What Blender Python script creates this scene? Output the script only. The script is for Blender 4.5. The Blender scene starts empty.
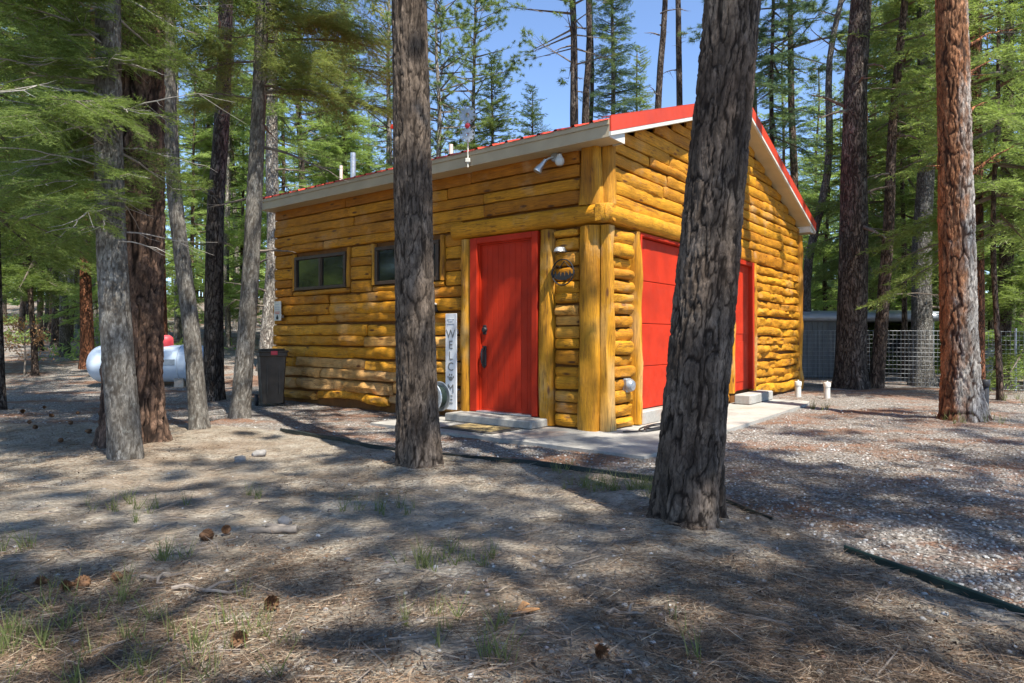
import bpy, math, random
import numpy as np
from mathutils import Vector, Matrix

R = math.radians
scene = bpy.context.scene
COL = scene.collection

# ------------------------------------------------------------------ camera
EYE = 1.07
cam_d = bpy.data.cameras.new('camera')
cam = bpy.data.objects.new('camera', cam_d)
COL.objects.link(cam)
cam.location = (0, 0, EYE)
cam.rotation_euler = (R(90), 0, 0)
cam_d.sensor_width = 36
cam_d.lens = 36 * 663 / 1024
cam_d.shift_y = -4.5 / 1024
cam_d.clip_start = 0.05
cam_d.clip_end = 2000
scene.camera = cam

# ------------------------------------------------------------------ sky, sun, exposure
SUN_EL, SUN_AZ = R(60), R(33)
SUN = Vector((math.sin(SUN_AZ) * math.cos(SUN_EL), -math.cos(SUN_AZ) * math.cos(SUN_EL), math.sin(SUN_EL)))
world = bpy.data.worlds.new('World')
scene.world = world
world.use_nodes = True
wn = world.node_tree
bg = wn.nodes['Background']
sky = wn.nodes.new('ShaderNodeTexSky')
sky.sky_type = 'NISHITA'
sky.sun_disc = False
sky.sun_elevation = SUN_EL
sky.sun_rotation = math.atan2(SUN.x, SUN.y)
sky.altitude = 2400
sky.air_density = 0.9
sky.dust_density = 0.0
sky.ozone_density = 2.6
wn.links.new(sky.outputs[0], bg.inputs[0])
bg.inputs[1].default_value = 0.15
sun_d = bpy.data.lights.new('sun', 'SUN')
sun_d.energy = 5.0
sun_d.angle = R(0.5)
sun_d.color = (1.0, 0.95, 0.85)
sun = bpy.data.objects.new('sun', sun_d)
COL.objects.link(sun)
sun.location = (8, -12, 30)
sun.rotation_euler = SUN.to_track_quat('Z', 'Y').to_euler()
vs = scene.view_settings
vs.view_transform = 'Standard'
vs.look = 'None'
vs.exposure = 1.15
vs.gamma = 1.0
scene.cycles.max_bounces = 8
scene.cycles.diffuse_bounces = 4
scene.cycles.transmission_bounces = 4
scene.cycles.use_denoising = True
scene.cycles.sample_clamp_indirect = 6

# ------------------------------------------------------------------ noise
def _hash(ix, iy, iz, seed):
    h = (ix.astype(np.int64) * 374761393 + iy.astype(np.int64) * 668265263 + iz.astype(np.int64) * 2147483647 + seed * 1274126177) & 0xFFFFFFFF
    h = ((h ^ (h >> 13)) * 1274126177) & 0xFFFFFFFF
    h = ((h ^ (h >> 16)) * 2246822519) & 0xFFFFFFFF
    h = h ^ (h >> 15)
    return (h & 0xFFFFFF) / float(0xFFFFFF)

def noise(x, y, z=0.0, seed=0):
    x, y, z = np.broadcast_arrays(np.asarray(x, float), np.asarray(y, float), np.asarray(z, float))
    ix, iy, iz = np.floor(x), np.floor(y), np.floor(z)
    fx, fy, fz = x - ix, y - iy, z - iz
    ux, uy, uz = fx * fx * (3 - 2 * fx), fy * fy * (3 - 2 * fy), fz * fz * (3 - 2 * fz)
    r = 0
    for a in (0, 1):
        for b in (0, 1):
            for c in (0, 1):
                w = (ux if a else 1 - ux) * (uy if b else 1 - uy) * (uz if c else 1 - uz)
                r = r + w * _hash(ix + a, iy + b, iz + c, seed)
    return r * 2 - 1

def fbm(x, y, z=0.0, seed=0, octv=4):
    r, a, f = 0, 0.5, 1.0
    for k in range(octv):
        r = r + a * noise(np.asarray(x) * f, np.asarray(y) * f, np.asarray(z) * f, seed + k * 17)
        a *= 0.5
        f *= 2.03
    return r

def smooth(a, b, x):
    t = np.clip((np.asarray(x, float) - a) / (b - a), 0, 1)
    return t * t * (3 - 2 * t)

def plates(a, b, period, seed):
    """distance to the nearest border of a cellular pattern, wrapped round a trunk"""
    ia, ib = np.floor(a), np.floor(b)
    d1 = np.full(a.shape, 9.0)
    d2 = np.full(a.shape, 9.0)
    for da in (-1, 0, 1):
        for db in (-1, 0, 1):
            ca, cb = ia + da, ib + db
            wa = np.mod(ca, period)
            px = ca + 0.1 + 0.8 * _hash(wa, cb, cb * 0, seed)
            py = cb + 0.1 + 0.8 * _hash(wa, cb, cb * 0, seed + 5)
            d = np.hypot(a - px, b - py)
            n1 = np.minimum(d1, d)
            d2 = np.where(d < d1, d1, np.minimum(d2, d))
            d1 = n1
    return d2 - d1

# ------------------------------------------------------------------ mesh helpers
class MB:
    """collects pieces of one mesh"""
    def __init__(s):
        s.v, s.f, s.t, s.m = [], [], [], []
        s.n = 0

    def add(s, verts, faces, tone=0.5, mi=0):
        verts = np.asarray(verts, float)
        o = s.n
        s.v.append(verts)
        s.n += len(verts)
        for f in faces:
            s.f.append([i + o for i in f])
            s.m.append(mi)
        if np.isscalar(tone):
            tone = np.full(len(verts), tone)
        s.t.append(np.asarray(tone, float))
        return s

    def box(s, a, b, tone=0.5, mi=0, bev=0.0):
        x0, y0, z0 = a
        x1, y1, z1 = b
        if bev <= 0:
            v = [(x0, y0, z0), (x1, y0, z0), (x1, y1, z0), (x0, y1, z0), (x0, y0, z1), (x1, y0, z1), (x1, y1, z1), (x0, y1, z1)]
            f = [(0, 3, 2, 1), (4, 5, 6, 7), (0, 1, 5, 4), (1, 2, 6, 5), (2, 3, 7, 6), (3, 0, 4, 7)]
            return s.add(v, f, tone, mi)
        e = bev
        rings = []
        for z, i in ((z0, e), (z0 + e, 0), (z1 - e, 0), (z1, e)):
            xa, xb, ya, yb = x0 + i, x1 - i, y0 + i, y1 - i
            c = e if i == 0 else e * 0.4
            rings += [(xa + c, ya, z), (xb - c, ya, z), (xb, ya + c, z), (xb, yb - c, z), (xb - c, yb, z), (xa + c, yb, z), (xa, yb - c, z), (xa, ya + c, z)]
        f = [tuple(range(7, -1, -1)), tuple(range(24, 32))]
        for r in range(3):
            for k in range(8):
                f.append((r * 8 + k, r * 8 + (k + 1) % 8, r * 8 + 8 + (k + 1) % 8, r * 8 + 8 + k))
        return s.add(rings, f, tone, mi)

    def tube(s, pts, rad, n=8, tone=0.5, mi=0, cap=True):
        pts = [Vector(p) for p in pts]
        if np.isscalar(rad):
            rad = [rad] * len(pts)
        v, f = [], []
        up = None
        for i, p in enumerate(pts):
            d = (pts[min(i + 1, len(pts) - 1)] - pts[max(i - 1, 0)])
            d = d.normalized() if d.length > 1e-9 else Vector((0, 0, 1))
            if up is None:
                up = Vector((1, 0, 0)) if abs(d.x) < 0.8 else Vector((0, 1, 0))
            x = (up - d * up.dot(d))
            x = x.normalized() if x.length > 1e-6 else d.orthogonal().normalized()
            up = x
            y = d.cross(x)
            for k in range(n):
                a = 2 * math.pi * k / n
                v.append(p + (x * math.cos(a) + y * math.sin(a)) * rad[i])
        for i in range(len(pts) - 1):
            for k in range(n):
                k2 = (k + 1) % n
                f.append((i * n + k, i * n + k2, (i + 1) * n + k2, (i + 1) * n + k))
        if cap:
            f.append(tuple(range(n - 1, -1, -1)))
            f.append(tuple(range((len(pts) - 1) * n, len(pts) * n)))
        return s.add([tuple(q) for q in v], f, tone, mi)

    def lathe(s, prof, n=20, c=(0, 0, 0), axis='z', tone=0.5, mi=0):
        v, f = [], []
        for (r, h) in prof:
            for k in range(n):
                a = 2 * math.pi * k / n
                p = (r * math.cos(a), r * math.sin(a), h)
                if axis == 'x':
                    p = (h, r * math.cos(a), r * math.sin(a))
                elif axis == 'y':
                    p = (r * math.sin(a), h, r * math.cos(a))
                v.append((p[0] + c[0], p[1] + c[1], p[2] + c[2]))
        for i in range(len(prof) - 1):
            for k in range(n):
                k2 = (k + 1) % n
                f.append((i * n + k, i * n + k2, (i + 1) * n + k2, (i + 1) * n + k))
        f.append(tuple(range(n - 1, -1, -1)))
        f.append(tuple(range((len(prof) - 1) * n, len(prof) * n)))
        return s.add(v, f, tone, mi)

    def prism(s, poly, fn, d0, d1, tone=0.5, mi=0):
        """poly: 2d outline; fn(u, v, d) -> point"""
        n = len(poly)
        v = [fn(u, w, d0) for u, w in poly] + [fn(u, w, d1) for u, w in poly]
        f = [tuple(range(n - 1, -1, -1)), tuple(range(n, 2 * n))]
        for k in range(n):
            f.append((k, (k + 1) % n, n + (k + 1) % n, n + k))
        return s.add(v, f, tone, mi)

    def build(s, name, mats, parent=None, smooth_=True, sharp=40):
        me = bpy.data.meshes.new(name)
        V = np.concatenate(s.v)
        me.from_pydata([tuple(p) for p in V], [], s.f)
        if not isinstance(mats, (list, tuple)):
            mats = [mats]
        for m in mats:
            me.materials.append(m)
        if len(mats) > 1:
            me.polygons.foreach_set('material_index', np.array(s.m, np.int32))
        at = me.attributes.new('tone', 'FLOAT', 'POINT')
        at.data.foreach_set('value', np.concatenate(s.t).astype(np.float32))
        if smooth_:
            me.shade_smooth()
            me.set_sharp_from_angle(angle=R(sharp))
        me.update()
        o = bpy.data.objects.new(name, me)
        COL.objects.link(o)
        if parent is not None:
            o.parent = parent
        return o

def mesh_tris(name, V, mats, mi=None, sz=3):
    """V: (n*sz,3) loose triangles/quads"""
    n = len(V) // sz
    me = bpy.data.meshes.new(name)
    me.vertices.add(len(V))
    me.vertices.foreach_set('co', np.asarray(V, np.float32).ravel())
    me.loops.add(len(V))
    me.loops.foreach_set('vertex_index', np.arange(len(V), dtype=np.int32))
    me.polygons.add(n)
    me.polygons.foreach_set('loop_start', np.arange(0, len(V), sz, dtype=np.int32))
    me.polygons.foreach_set('loop_total', np.full(n, sz, np.int32))
    for m in (mats if isinstance(mats, (list, tuple)) else [mats]):
        me.materials.append(m)
    if mi is not None:
        me.polygons.foreach_set('material_index', np.asarray(mi, np.int32))
    me.update(calc_edges=True)
    return me

def grid_mesh(name, V, nu, nv, wrap, mat, attrs=None):
    """V (nv,nu,3) rows of nu points"""
    idx = np.arange(nu * nv).reshape(nv, nu)
    if wrap:
        a, b = idx, np.roll(idx, -1, 1)
    else:
        a, b = idx[:, :-1], idx[:, 1:]
    q = np.stack([a[:-1], b[:-1], b[1:], a[1:]], -1).reshape(-1, 4)
    me = bpy.data.meshes.new(name)
    me.vertices.add(nu * nv)
    me.vertices.foreach_set('co', V.reshape(-1, 3).astype(np.float32).ravel())
    me.loops.add(q.size)
    me.loops.foreach_set('vertex_index', q.ravel().astype(np.int32))
    me.polygons.add(len(q))
    me.polygons.foreach_set('loop_start', np.arange(0, q.size, 4, dtype=np.int32))
    me.polygons.foreach_set('loop_total', np.full(len(q), 4, np.int32))
    me.polygons.foreach_set('use_smooth', np.ones(len(q), bool))
    if mat is not None:
        me.materials.append(mat)
    for k, arr in (attrs or {}).items():
        at = me.attributes.new(k, 'FLOAT', 'POINT')
        at.data.foreach_set('value', np.asarray(arr, np.float32).ravel())
    me.update(calc_edges=True)
    return me

def link(name, me, parent=None):
    o = bpy.data.objects.new(name, me)
    COL.objects.link(o)
    if parent is not None:
        o.parent = parent
    return o

def tag(o, label=None, cat=None, group=None, kind=None):
    if label:
        o['label'] = label
    if cat:
        o['category'] = cat
    if group:
        o['group'] = group
    if kind:
        o['kind'] = kind
    return o

def thing(name, label, cat, loc=(0, 0, 0), rz=0.0, group=None):
    o = bpy.data.objects.new(name, None)
    COL.objects.link(o)
    o.empty_display_size = 0.2
    o.location = loc
    o.rotation_euler = (0, 0, rz)
    return tag(o, label, cat, group)

# ------------------------------------------------------------------ materials
class Mat:
    def __init__(s, name, rough=0.8, col=(0.5, 0.5, 0.5), metal=0.0, spec=0.4):
        s.m = bpy.data.materials.new(name)
        s.m.use_nodes = True
        s.t = s.m.node_tree
        s.b = s.t.nodes['Principled BSDF']
        s.b.inputs['Roughness'].default_value = rough
        s.b.inputs['Base Color'].default_value = (*col, 1)
        s.b.inputs['Metallic'].default_value = metal
        s.b.inputs['Specular IOR Level'].default_value = spec

    def n(s, typ, **kw):
        q = s.t.nodes.new('ShaderNode' + typ)
        for k, v in kw.items():
            if k.startswith('_'):
                setattr(q, k[1:], v)
            else:
                key = int(k[1:]) if k[0] == 'i' and k[1:].isdigit() else k.replace('__', ' ')
                s.inp(q, key, v)
        return q

    def inp(s, q, key, v):
        if isinstance(v, bpy.types.NodeSocket):
            s.t.links.new(v, q.inputs[key])
        elif isinstance(v, bpy.types.Node):
            s.t.links.new(v.outputs[0], q.inputs[key])
        elif isinstance(v, tuple) and len(v) == 3 and q.inputs[key].type == 'RGBA':
            q.inputs[key].default_value = (*v, 1)
        else:
            q.inputs[key].default_value = v

    def coord(s, scale=(1, 1, 1), kind='Object'):
        tc = s.t.nodes.new('ShaderNodeTexCoord')
        mp = s.t.nodes.new('ShaderNodeMapping')
        mp.inputs['Scale'].default_value = scale
        s.t.links.new(tc.outputs[kind], mp.inputs['Vector'])
        return mp.outputs[0]

    def noise(s, scale, vec=None, detail=4.0, rough=0.55, dist=0.0):
        q = s.n('TexNoise', Scale=scale, Detail=detail, Roughness=rough, Distortion=dist)
        if vec is not None:
            s.t.links.new(vec, q.inputs['Vector'])
        return q.outputs['Fac']

    def ramp(s, fac, *stops):
        q = s.t.nodes.new('ShaderNodeValToRGB')
        s.t.links.new(fac, q.inputs[0])
        e = q.color_ramp.elements
        while len(e) < len(stops):
            e.new(0.5)
        for k, (p, c) in enumerate(stops):
            e[k].position = p
            c = (c, c, c) if np.isscalar(c) else c
            e[k].color = (*c, 1)
        return q.outputs[0]

    def mix(s, fac, a, b, mode='MIX'):
        q = s.t.nodes.new('ShaderNodeMix')
        q.data_type = 'RGBA'
        q.blend_type = mode
        for key, v in ((0, fac), (6, a), (7, b)):
            if isinstance(v, bpy.types.NodeSocket):
                s.t.links.new(v, q.inputs[key])
            elif isinstance(v, tuple):
                q.inputs[key].default_value = (*v, 1)
            else:
                q.inputs[key].default_value = v
        return q.outputs[2]

    def math(s, op, a, b=0.0, clamp=False):
        q = s.t.nodes.new('ShaderNodeMath')
        q.operation = op
        q.use_clamp = clamp
        for k, v in ((0, a), (1, b)):
            if isinstance(v, bpy.types.NodeSocket):
                s.t.links.new(v, q.inputs[k])
            else:
                q.inputs[k].default_value = v
        q.inputs[2].default_value = 0.0
        return q.outputs[0]

    def attr(s, name):
        q = s.t.nodes.new('ShaderNodeAttribute')
        q.attribute_name = name
        return q.outputs['Fac']

    def col(s, c):
        s.t.links.new(c, s.b.inputs['Base Color'])
        return s

    def bump(s, h, strength=0.5, dist=0.02):
        q = s.t.nodes.new('ShaderNodeBump')
        q.inputs['Strength'].default_value = strength
        q.inputs['Distance'].default_value = dist
        s.t.links.new(h, q.inputs['Height'])
        s.t.links.new(q.outputs[0], s.b.inputs['Normal'])
        return s

def simple(name, col, rough=0.6, metal=0.0, var=0.25, scale=8.0, bump=0.1, spec=0.4):
    """plain paint / plastic / metal with worn mottling"""
    m = Mat(name, rough, col, metal, spec)
    v = m.coord()
    f = m.noise(scale, v, 6)
    c0 = tuple(x * (1 - var) for x in col)
    c1 = tuple(min(1, x * (1 + var)) for x in col)
    m.col(m.ramp(f, (0.3, c0), (0.7, c1)))
    m.t.links.new(m.ramp(m.noise(scale * 2.3, v, 5), (0.3, max(0.05, rough - 0.15)), (0.7, min(1, rough + 0.15))), m.b.inputs['Roughness'])
    if bump:
        m.bump(m.noise(scale * 9, v, 4), bump, 0.004)
    return m.m

def bark(name, plate, plate2, fissure, sc=14.0, stretch=0.28, attr=False, fine=1.0, split=None, lichen=None):
    """plated conifer bark: scaly plates parted by deep dark furrows"""
    m = Mat(name, 0.92, plate, spec=0.15)
    v = m.coord((1, 1, stretch))
    vw = m.coord((1, 1, 1))
    warp = m.n('TexNoise', Scale=5.0, Detail=3.0)
    m.t.links.new(v, warp.inputs['Vector'])
    wv = m.n('VectorMath', _operation='MULTIPLY_ADD')
    m.t.links.new(warp.outputs['Color'], wv.inputs[0])
    wv.inputs[1].default_value = (0.12, 0.12, 0.12)
    m.t.links.new(v, wv.inputs[2])
    fa = m.math('ABSOLUTE', m.math('SUBTRACT', m.noise(sc * 0.62, wv.outputs[0], 2.5, 0.5), 0.5))
    fb = m.math('ABSOLUTE', m.math('SUBTRACT', m.noise(sc * 1.5, wv.outputs[0], 2.5, 0.5), 0.5))
    edge = m.ramp(m.math('MINIMUM', fa, m.math('MULTIPLY_ADD', fb, 1.3)), (0.0, 0.0), (0.045, 0.7), (0.10, 1.0))
    if attr:
        edge = m.math('MULTIPLY', m.attr('fis'), m.ramp(m.math('MINIMUM', fa, m.math('MULTIPLY', fb, 1.2)), (0.0, 0.35), (0.035, 0.85), (0.07, 1.0)))
    vc = m.n('TexVoronoi', _feature='F1', Scale=sc)
    m.t.links.new(wv.outputs[0], vc.inputs['Vector'])
    sep = m.n('SeparateColor')
    m.t.links.new(vc.outputs['Color'], sep.inputs[0])
    tone = m.mix(m.ramp(m.noise(3.0, vw, 5, 0.6), (0.35, 0.0), (0.68, 1.0)), plate, plate2)
    if split:                                   # orange side and pale side, the pale partly sunlight put into the colour
        other, axis, pos = split
        sx = m.n('SeparateXYZ')
        m.t.links.new(vw, sx.inputs[0])
        side = m.math('SUBTRACT', m.math('MULTIPLY', sx.outputs[0], 0.83), m.math('MULTIPLY', sx.outputs[1], 0.56))
        side = m.math('ADD', m.math('SUBTRACT', side, m.math('MULTIPLY', sx.outputs[2], 0.016)), 0.075)
        w = m.math('ADD', side, m.math('MULTIPLY', m.math('SUBTRACT', m.noise(9.0, v, 6, 0.65), 0.5), 0.6))
        tone = m.mix(m.math('MULTIPLY', m.math('SUBTRACT', w, pos), 7.0, clamp=True), tone, m.mix(m.noise(9.0, v, 4), other[0], other[1]))
    tone = m.mix(1.0, tone, m.ramp(m.noise(26.0, v, 6, 0.7), (0.30, 0.55), (0.52, 1.0), (0.72, 1.6)), 'MULTIPLY')
    tone = m.mix(1.0, tone, m.ramp(sep.outputs[0], (0.0, 0.62), (1.0, 1.12)), 'MULTIPLY')
    tone = m.mix(1.0, tone, m.ramp(m.noise(95.0, v, 4, 0.7), (0.3, 0.62), (0.7, 1.3)), 'MULTIPLY')
    if lichen:
        tone = m.mix(m.ramp(m.noise(11.0, vw, 6, 0.7), (0.56, 0.0), (0.66, 0.45)), tone, lichen)
    c = m.mix(edge, fissure, tone)
    m.col(c)
    h = m.math('ADD', m.math('MULTIPLY', m.noise(60.0, v, 5, 0.7), 0.4), m.math('MULTIPLY', m.noise(18.0, v, 4), 0.5))
    if not attr:
        h = m.math('ADD', h, m.math('MULTIPLY', edge, 1.1))
    m.bump(h, 1.0, 0.022 * fine)
    return m.m

def foliage(name, c0, c1, c2, trans=0.35):
    m = Mat(name, 0.55, c1, spec=0.25)
    geo = m.n('NewGeometry')
    oi = m.n('ObjectInfo')
    v = m.coord()
    clump = m.noise(1.1, v, 3, 0.6)
    r = m.math('ADD', m.math('MULTIPLY', geo.outputs['Random Per Island'], 0.5), m.math('MULTIPLY', clump, 0.75))
    r = m.math('ADD', r, m.math('MULTIPLY', m.math('SUBTRACT', oi.outputs['Random'], 0.5), 0.3))
    c = m.ramp(r, (0.25, c0), (0.6, c1), (0.95, c2))
    m.col(c)
    tr = m.n('BsdfTranslucent')
    m.t.links.new(m.mix(0.5, c, (c2[0] * 1.1, c2[1] * 1.2, c2[2] * 0.7)), tr.inputs[0])
    mx = m.n('MixShader', i0=trans)
    m.t.links.new(m.b.outputs[0], mx.inputs[1])
    m.t.links.new(tr.outputs[0], mx.inputs[2])
    m.t.links.new(mx.outputs[0], m.t.nodes['Material Output'].inputs[0])
    return m.m

def wood(name, c_lo, c_hi, stain, axis_scale, pale=(0.5, 0.36, 0.22), rough=0.58):
    """varnished round timber: grain along the log, knots, dark bark stains; 'tone' varies log by log"""
    m = Mat(name, rough, c_hi, spec=0.3)
    v = m.coord(axis_scale)
    vw = m.coord()
    tone = m.attr('tone')
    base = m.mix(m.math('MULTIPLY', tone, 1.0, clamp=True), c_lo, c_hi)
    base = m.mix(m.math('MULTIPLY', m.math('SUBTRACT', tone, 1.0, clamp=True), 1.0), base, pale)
    grain = m.ramp(m.noise(14.0, v, 6, 0.65), (0.3, 0.48), (0.7, 1.2))
    base = m.mix(0.85, base, grain, 'MULTIPLY')
    blot = m.ramp(m.noise(2.6, vw, 5, 0.6), (0.35, 0.72), (0.62, 1.12))
    base = m.mix(0.75, base, blot, 'MULTIPLY')
    st = m.ramp(m.noise(7.0, v, 7, 0.72, 0.4), (0.585, 0.0), (0.66, 0.8))
    base = m.mix(st, base, stain)
    st2 = m.ramp(m.noise(3.0, v, 6, 0.7, 0.3), (0.56, 0.0), (0.70, 0.55))
    base = m.mix(st2, base, tuple(0.5 * (p + q) for p, q in zip(stain, c_lo)))
    kn = m.n('TexVoronoi', _feature='F1', Scale=5.2)
    m.t.links.new(m.coord(tuple(0.45 if a < 1 else 1.6 for a in axis_scale)), kn.inputs['Vector'])
    base = m.mix(m.ramp(kn.outputs['Distance'], (0.08, 0.95), (0.17, 0.0)), base, stain)
    vc = m.coord(tuple(9.0 if a > 1 else 0.22 for a in axis_scale))
    ck = m.math('ABSOLUTE', m.math('SUBTRACT', m.noise(2.2, vc, 3, 0.5), 0.5))
    gate = m.ramp(m.noise(2.4, vw, 3), (0.46, 0.0), (0.56, 0.7))
    base = m.mix(m.math('MULTIPLY', m.ramp(ck, (0.006, 1.0), (0.02, 0.0)), gate), base, stain)      # drying checks
    grey = m.ramp(m.noise(1.7, vw, 6, 0.65), (0.56, 0.0), (0.70, 0.35))
    base = m.mix(grey, base, pale)                                                                    # weathered patches
    m.col(base)
    m.bump(m.math('ADD', m.noise(20.0, v, 6, 0.7), m.math('MULTIPLY', m.noise(6.0, vw, 4), 0.8)), 0.55, 0.02)
    return m.m

# ------------------------------------------------------------------ palette
M = {}
M['wall_wood'] = wood('wall_wood', (0.40, 0.135, 0.006), (0.68, 0.30, 0.013), (0.085, 0.026, 0.006), (6, 0.35, 6))
M['gable_wood'] = wood('gable_wood', (0.42, 0.152, 0.006), (0.62, 0.285, 0.012), (0.14, 0.042, 0.008), (0.35, 6, 6))
M['post_wood'] = wood('post_wood', (0.36, 0.135, 0.006), (0.60, 0.275, 0.014), (0.12, 0.04, 0.008), (6, 6, 0.3), pale=(0.62, 0.47, 0.26))
M['gap'] = simple('gap', (0.16, 0.065, 0.014), 0.9)
M['red'] = simple('red_paint', (0.43, 0.026, 0.007), 0.55, var=0.2, scale=3, bump=0.05, spec=0.2)
M['red_metal'] = simple('red_metal', (0.50, 0.046, 0.018), 0.45, var=0.12, scale=2, bump=0.03)
M['beige'] = simple('beige_paint', (0.40, 0.33, 0.225), 0.55, var=0.12, scale=3)
M['soffit'] = simple('soffit_paint', (0.52, 0.42, 0.25), 0.6, var=0.1, scale=3)
M['white'] = simple('white_paint', (0.58, 0.56, 0.50), 0.5, var=0.1)
def concrete():
    m = Mat('concrete', 0.88, spec=0.2)
    v = m.coord()
    c = m.ramp(m.noise(2.2, v, 7, 0.65), (0.3, (0.25, 0.235, 0.21)), (0.7, (0.42, 0.405, 0.37)))
    c = m.mix(0.8, c, m.ramp(m.noise(30, v, 5, 0.7), (0.3, 0.75), (0.7, 1.12)), 'MULTIPLY')
    c = m.mix(m.ramp(m.noise(1.1, v, 5, 0.6), (0.55, 0.0), (0.66, 0.6)), c, (0.28, 0.16, 0.10))
    m.col(c)
    m.bump(m.noise(60, v, 5, 0.7), 0.3, 0.006)
    return m.m

M['concrete'] = concrete()
M['galv'] = simple('galvanised', (0.50, 0.53, 0.56), 0.38, 0.75, var=0.2)
M['black'] = simple('black_iron', (0.018, 0.018, 0.02), 0.5)
M['bronze'] = simple('bronze_frame', (0.055, 0.032, 0.018), 0.45)
M['glass'] = simple('dark_glass', (0.012, 0.014, 0.014), 0.03, var=0.0, bump=0, spec=0.9)
M['lamp_glass'] = simple('lamp_glass', (0.50, 0.50, 0.47), 0.25, var=0.05, bump=0)

# ------------------------------------------------------------------ ground
EDGE = [(-9.0, 8.4), (-6, 8.2), (-4.2, 8.15), (-2.67, 7.63), (-1.04, 6.17), (-0.65, 5.96), (0.2, 5.5), (1.07, 4.96), (1.38, 4.2), (1.5, 3.81), (1.66, 3.3), (1.98, 2.56), (2.5, 1.4), (3.2, -0.6), (4, -3)]

def gravel_mask(x, y):
    """signed distance to the edging, positive on the gravel side"""
    x = np.asarray(x, float)
    y = np.asarray(y, float)
    best = np.full(x.shape, 1e9)
    sgn = np.ones(x.shape)
    for (ax, ay), (bx, by) in zip(EDGE[:-1], EDGE[1:]):
        dx, dy = bx - ax, by - ay
        t = np.clip(((x - ax) * dx + (y - ay) * dy) / (dx * dx + dy * dy), 0, 1)
        d = np.hypot(x - ax - t * dx, y - ay - t * dy)
        cr = dx * (y - ay) - dy * (x - ax)
        m = d < best
        best = np.where(m, d, best)
        sgn = np.where(m, np.sign(cr), sgn)
    return best * sgn

def gz(x, y):
    x = np.asarray(x, float)
    y = np.asarray(y, float)
    left = 0.105 * np.maximum(0, y - 13 + 1.2 * np.tanh(x / 8)) * smooth(4, -6, x)
    right = 0.055 * np.maximum(0, y - 18) * smooth(-6, 4, x)
    hill = left + right
    hill = 9 * np.tanh(hill / 9)
    und = 0.05 * noise(x * 0.35, y * 0.35, 0, 3) * smooth(0.5, 3, np.hypot(x - 3.5, y - 10) - 5.0)
    return hill + und

def gfull(x, y):
    """the height of the ground sheet with its small bumps"""
    x = np.asarray(x, float)
    y = np.asarray(y, float)
    near = smooth(20, 8, np.hypot(x, y - 5))
    g = smooth(-0.06, 0.10, gravel_mask(x, y))
    z = gz(x, y) + near * (0.026 * fbm(x * 1.6, y * 1.6, 0, 11, 4) * (1 - 0.6 * g) + 0.012 * noise(x * 7, y * 7, 0, 21))
    for tx, ty in ((0.98, 3.77), (-0.77, 5.42), (-3.35, 5.77), (-3.6, 6.6), (5.66, 8.35), (-3.59, 7.63), (-3.51, 8.55)):
        z = z + 0.05 * np.exp(-((x - tx) ** 2 + (y - ty) ** 2) / 0.22)         # soil and needles heaped round the trunks
    return z

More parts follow.
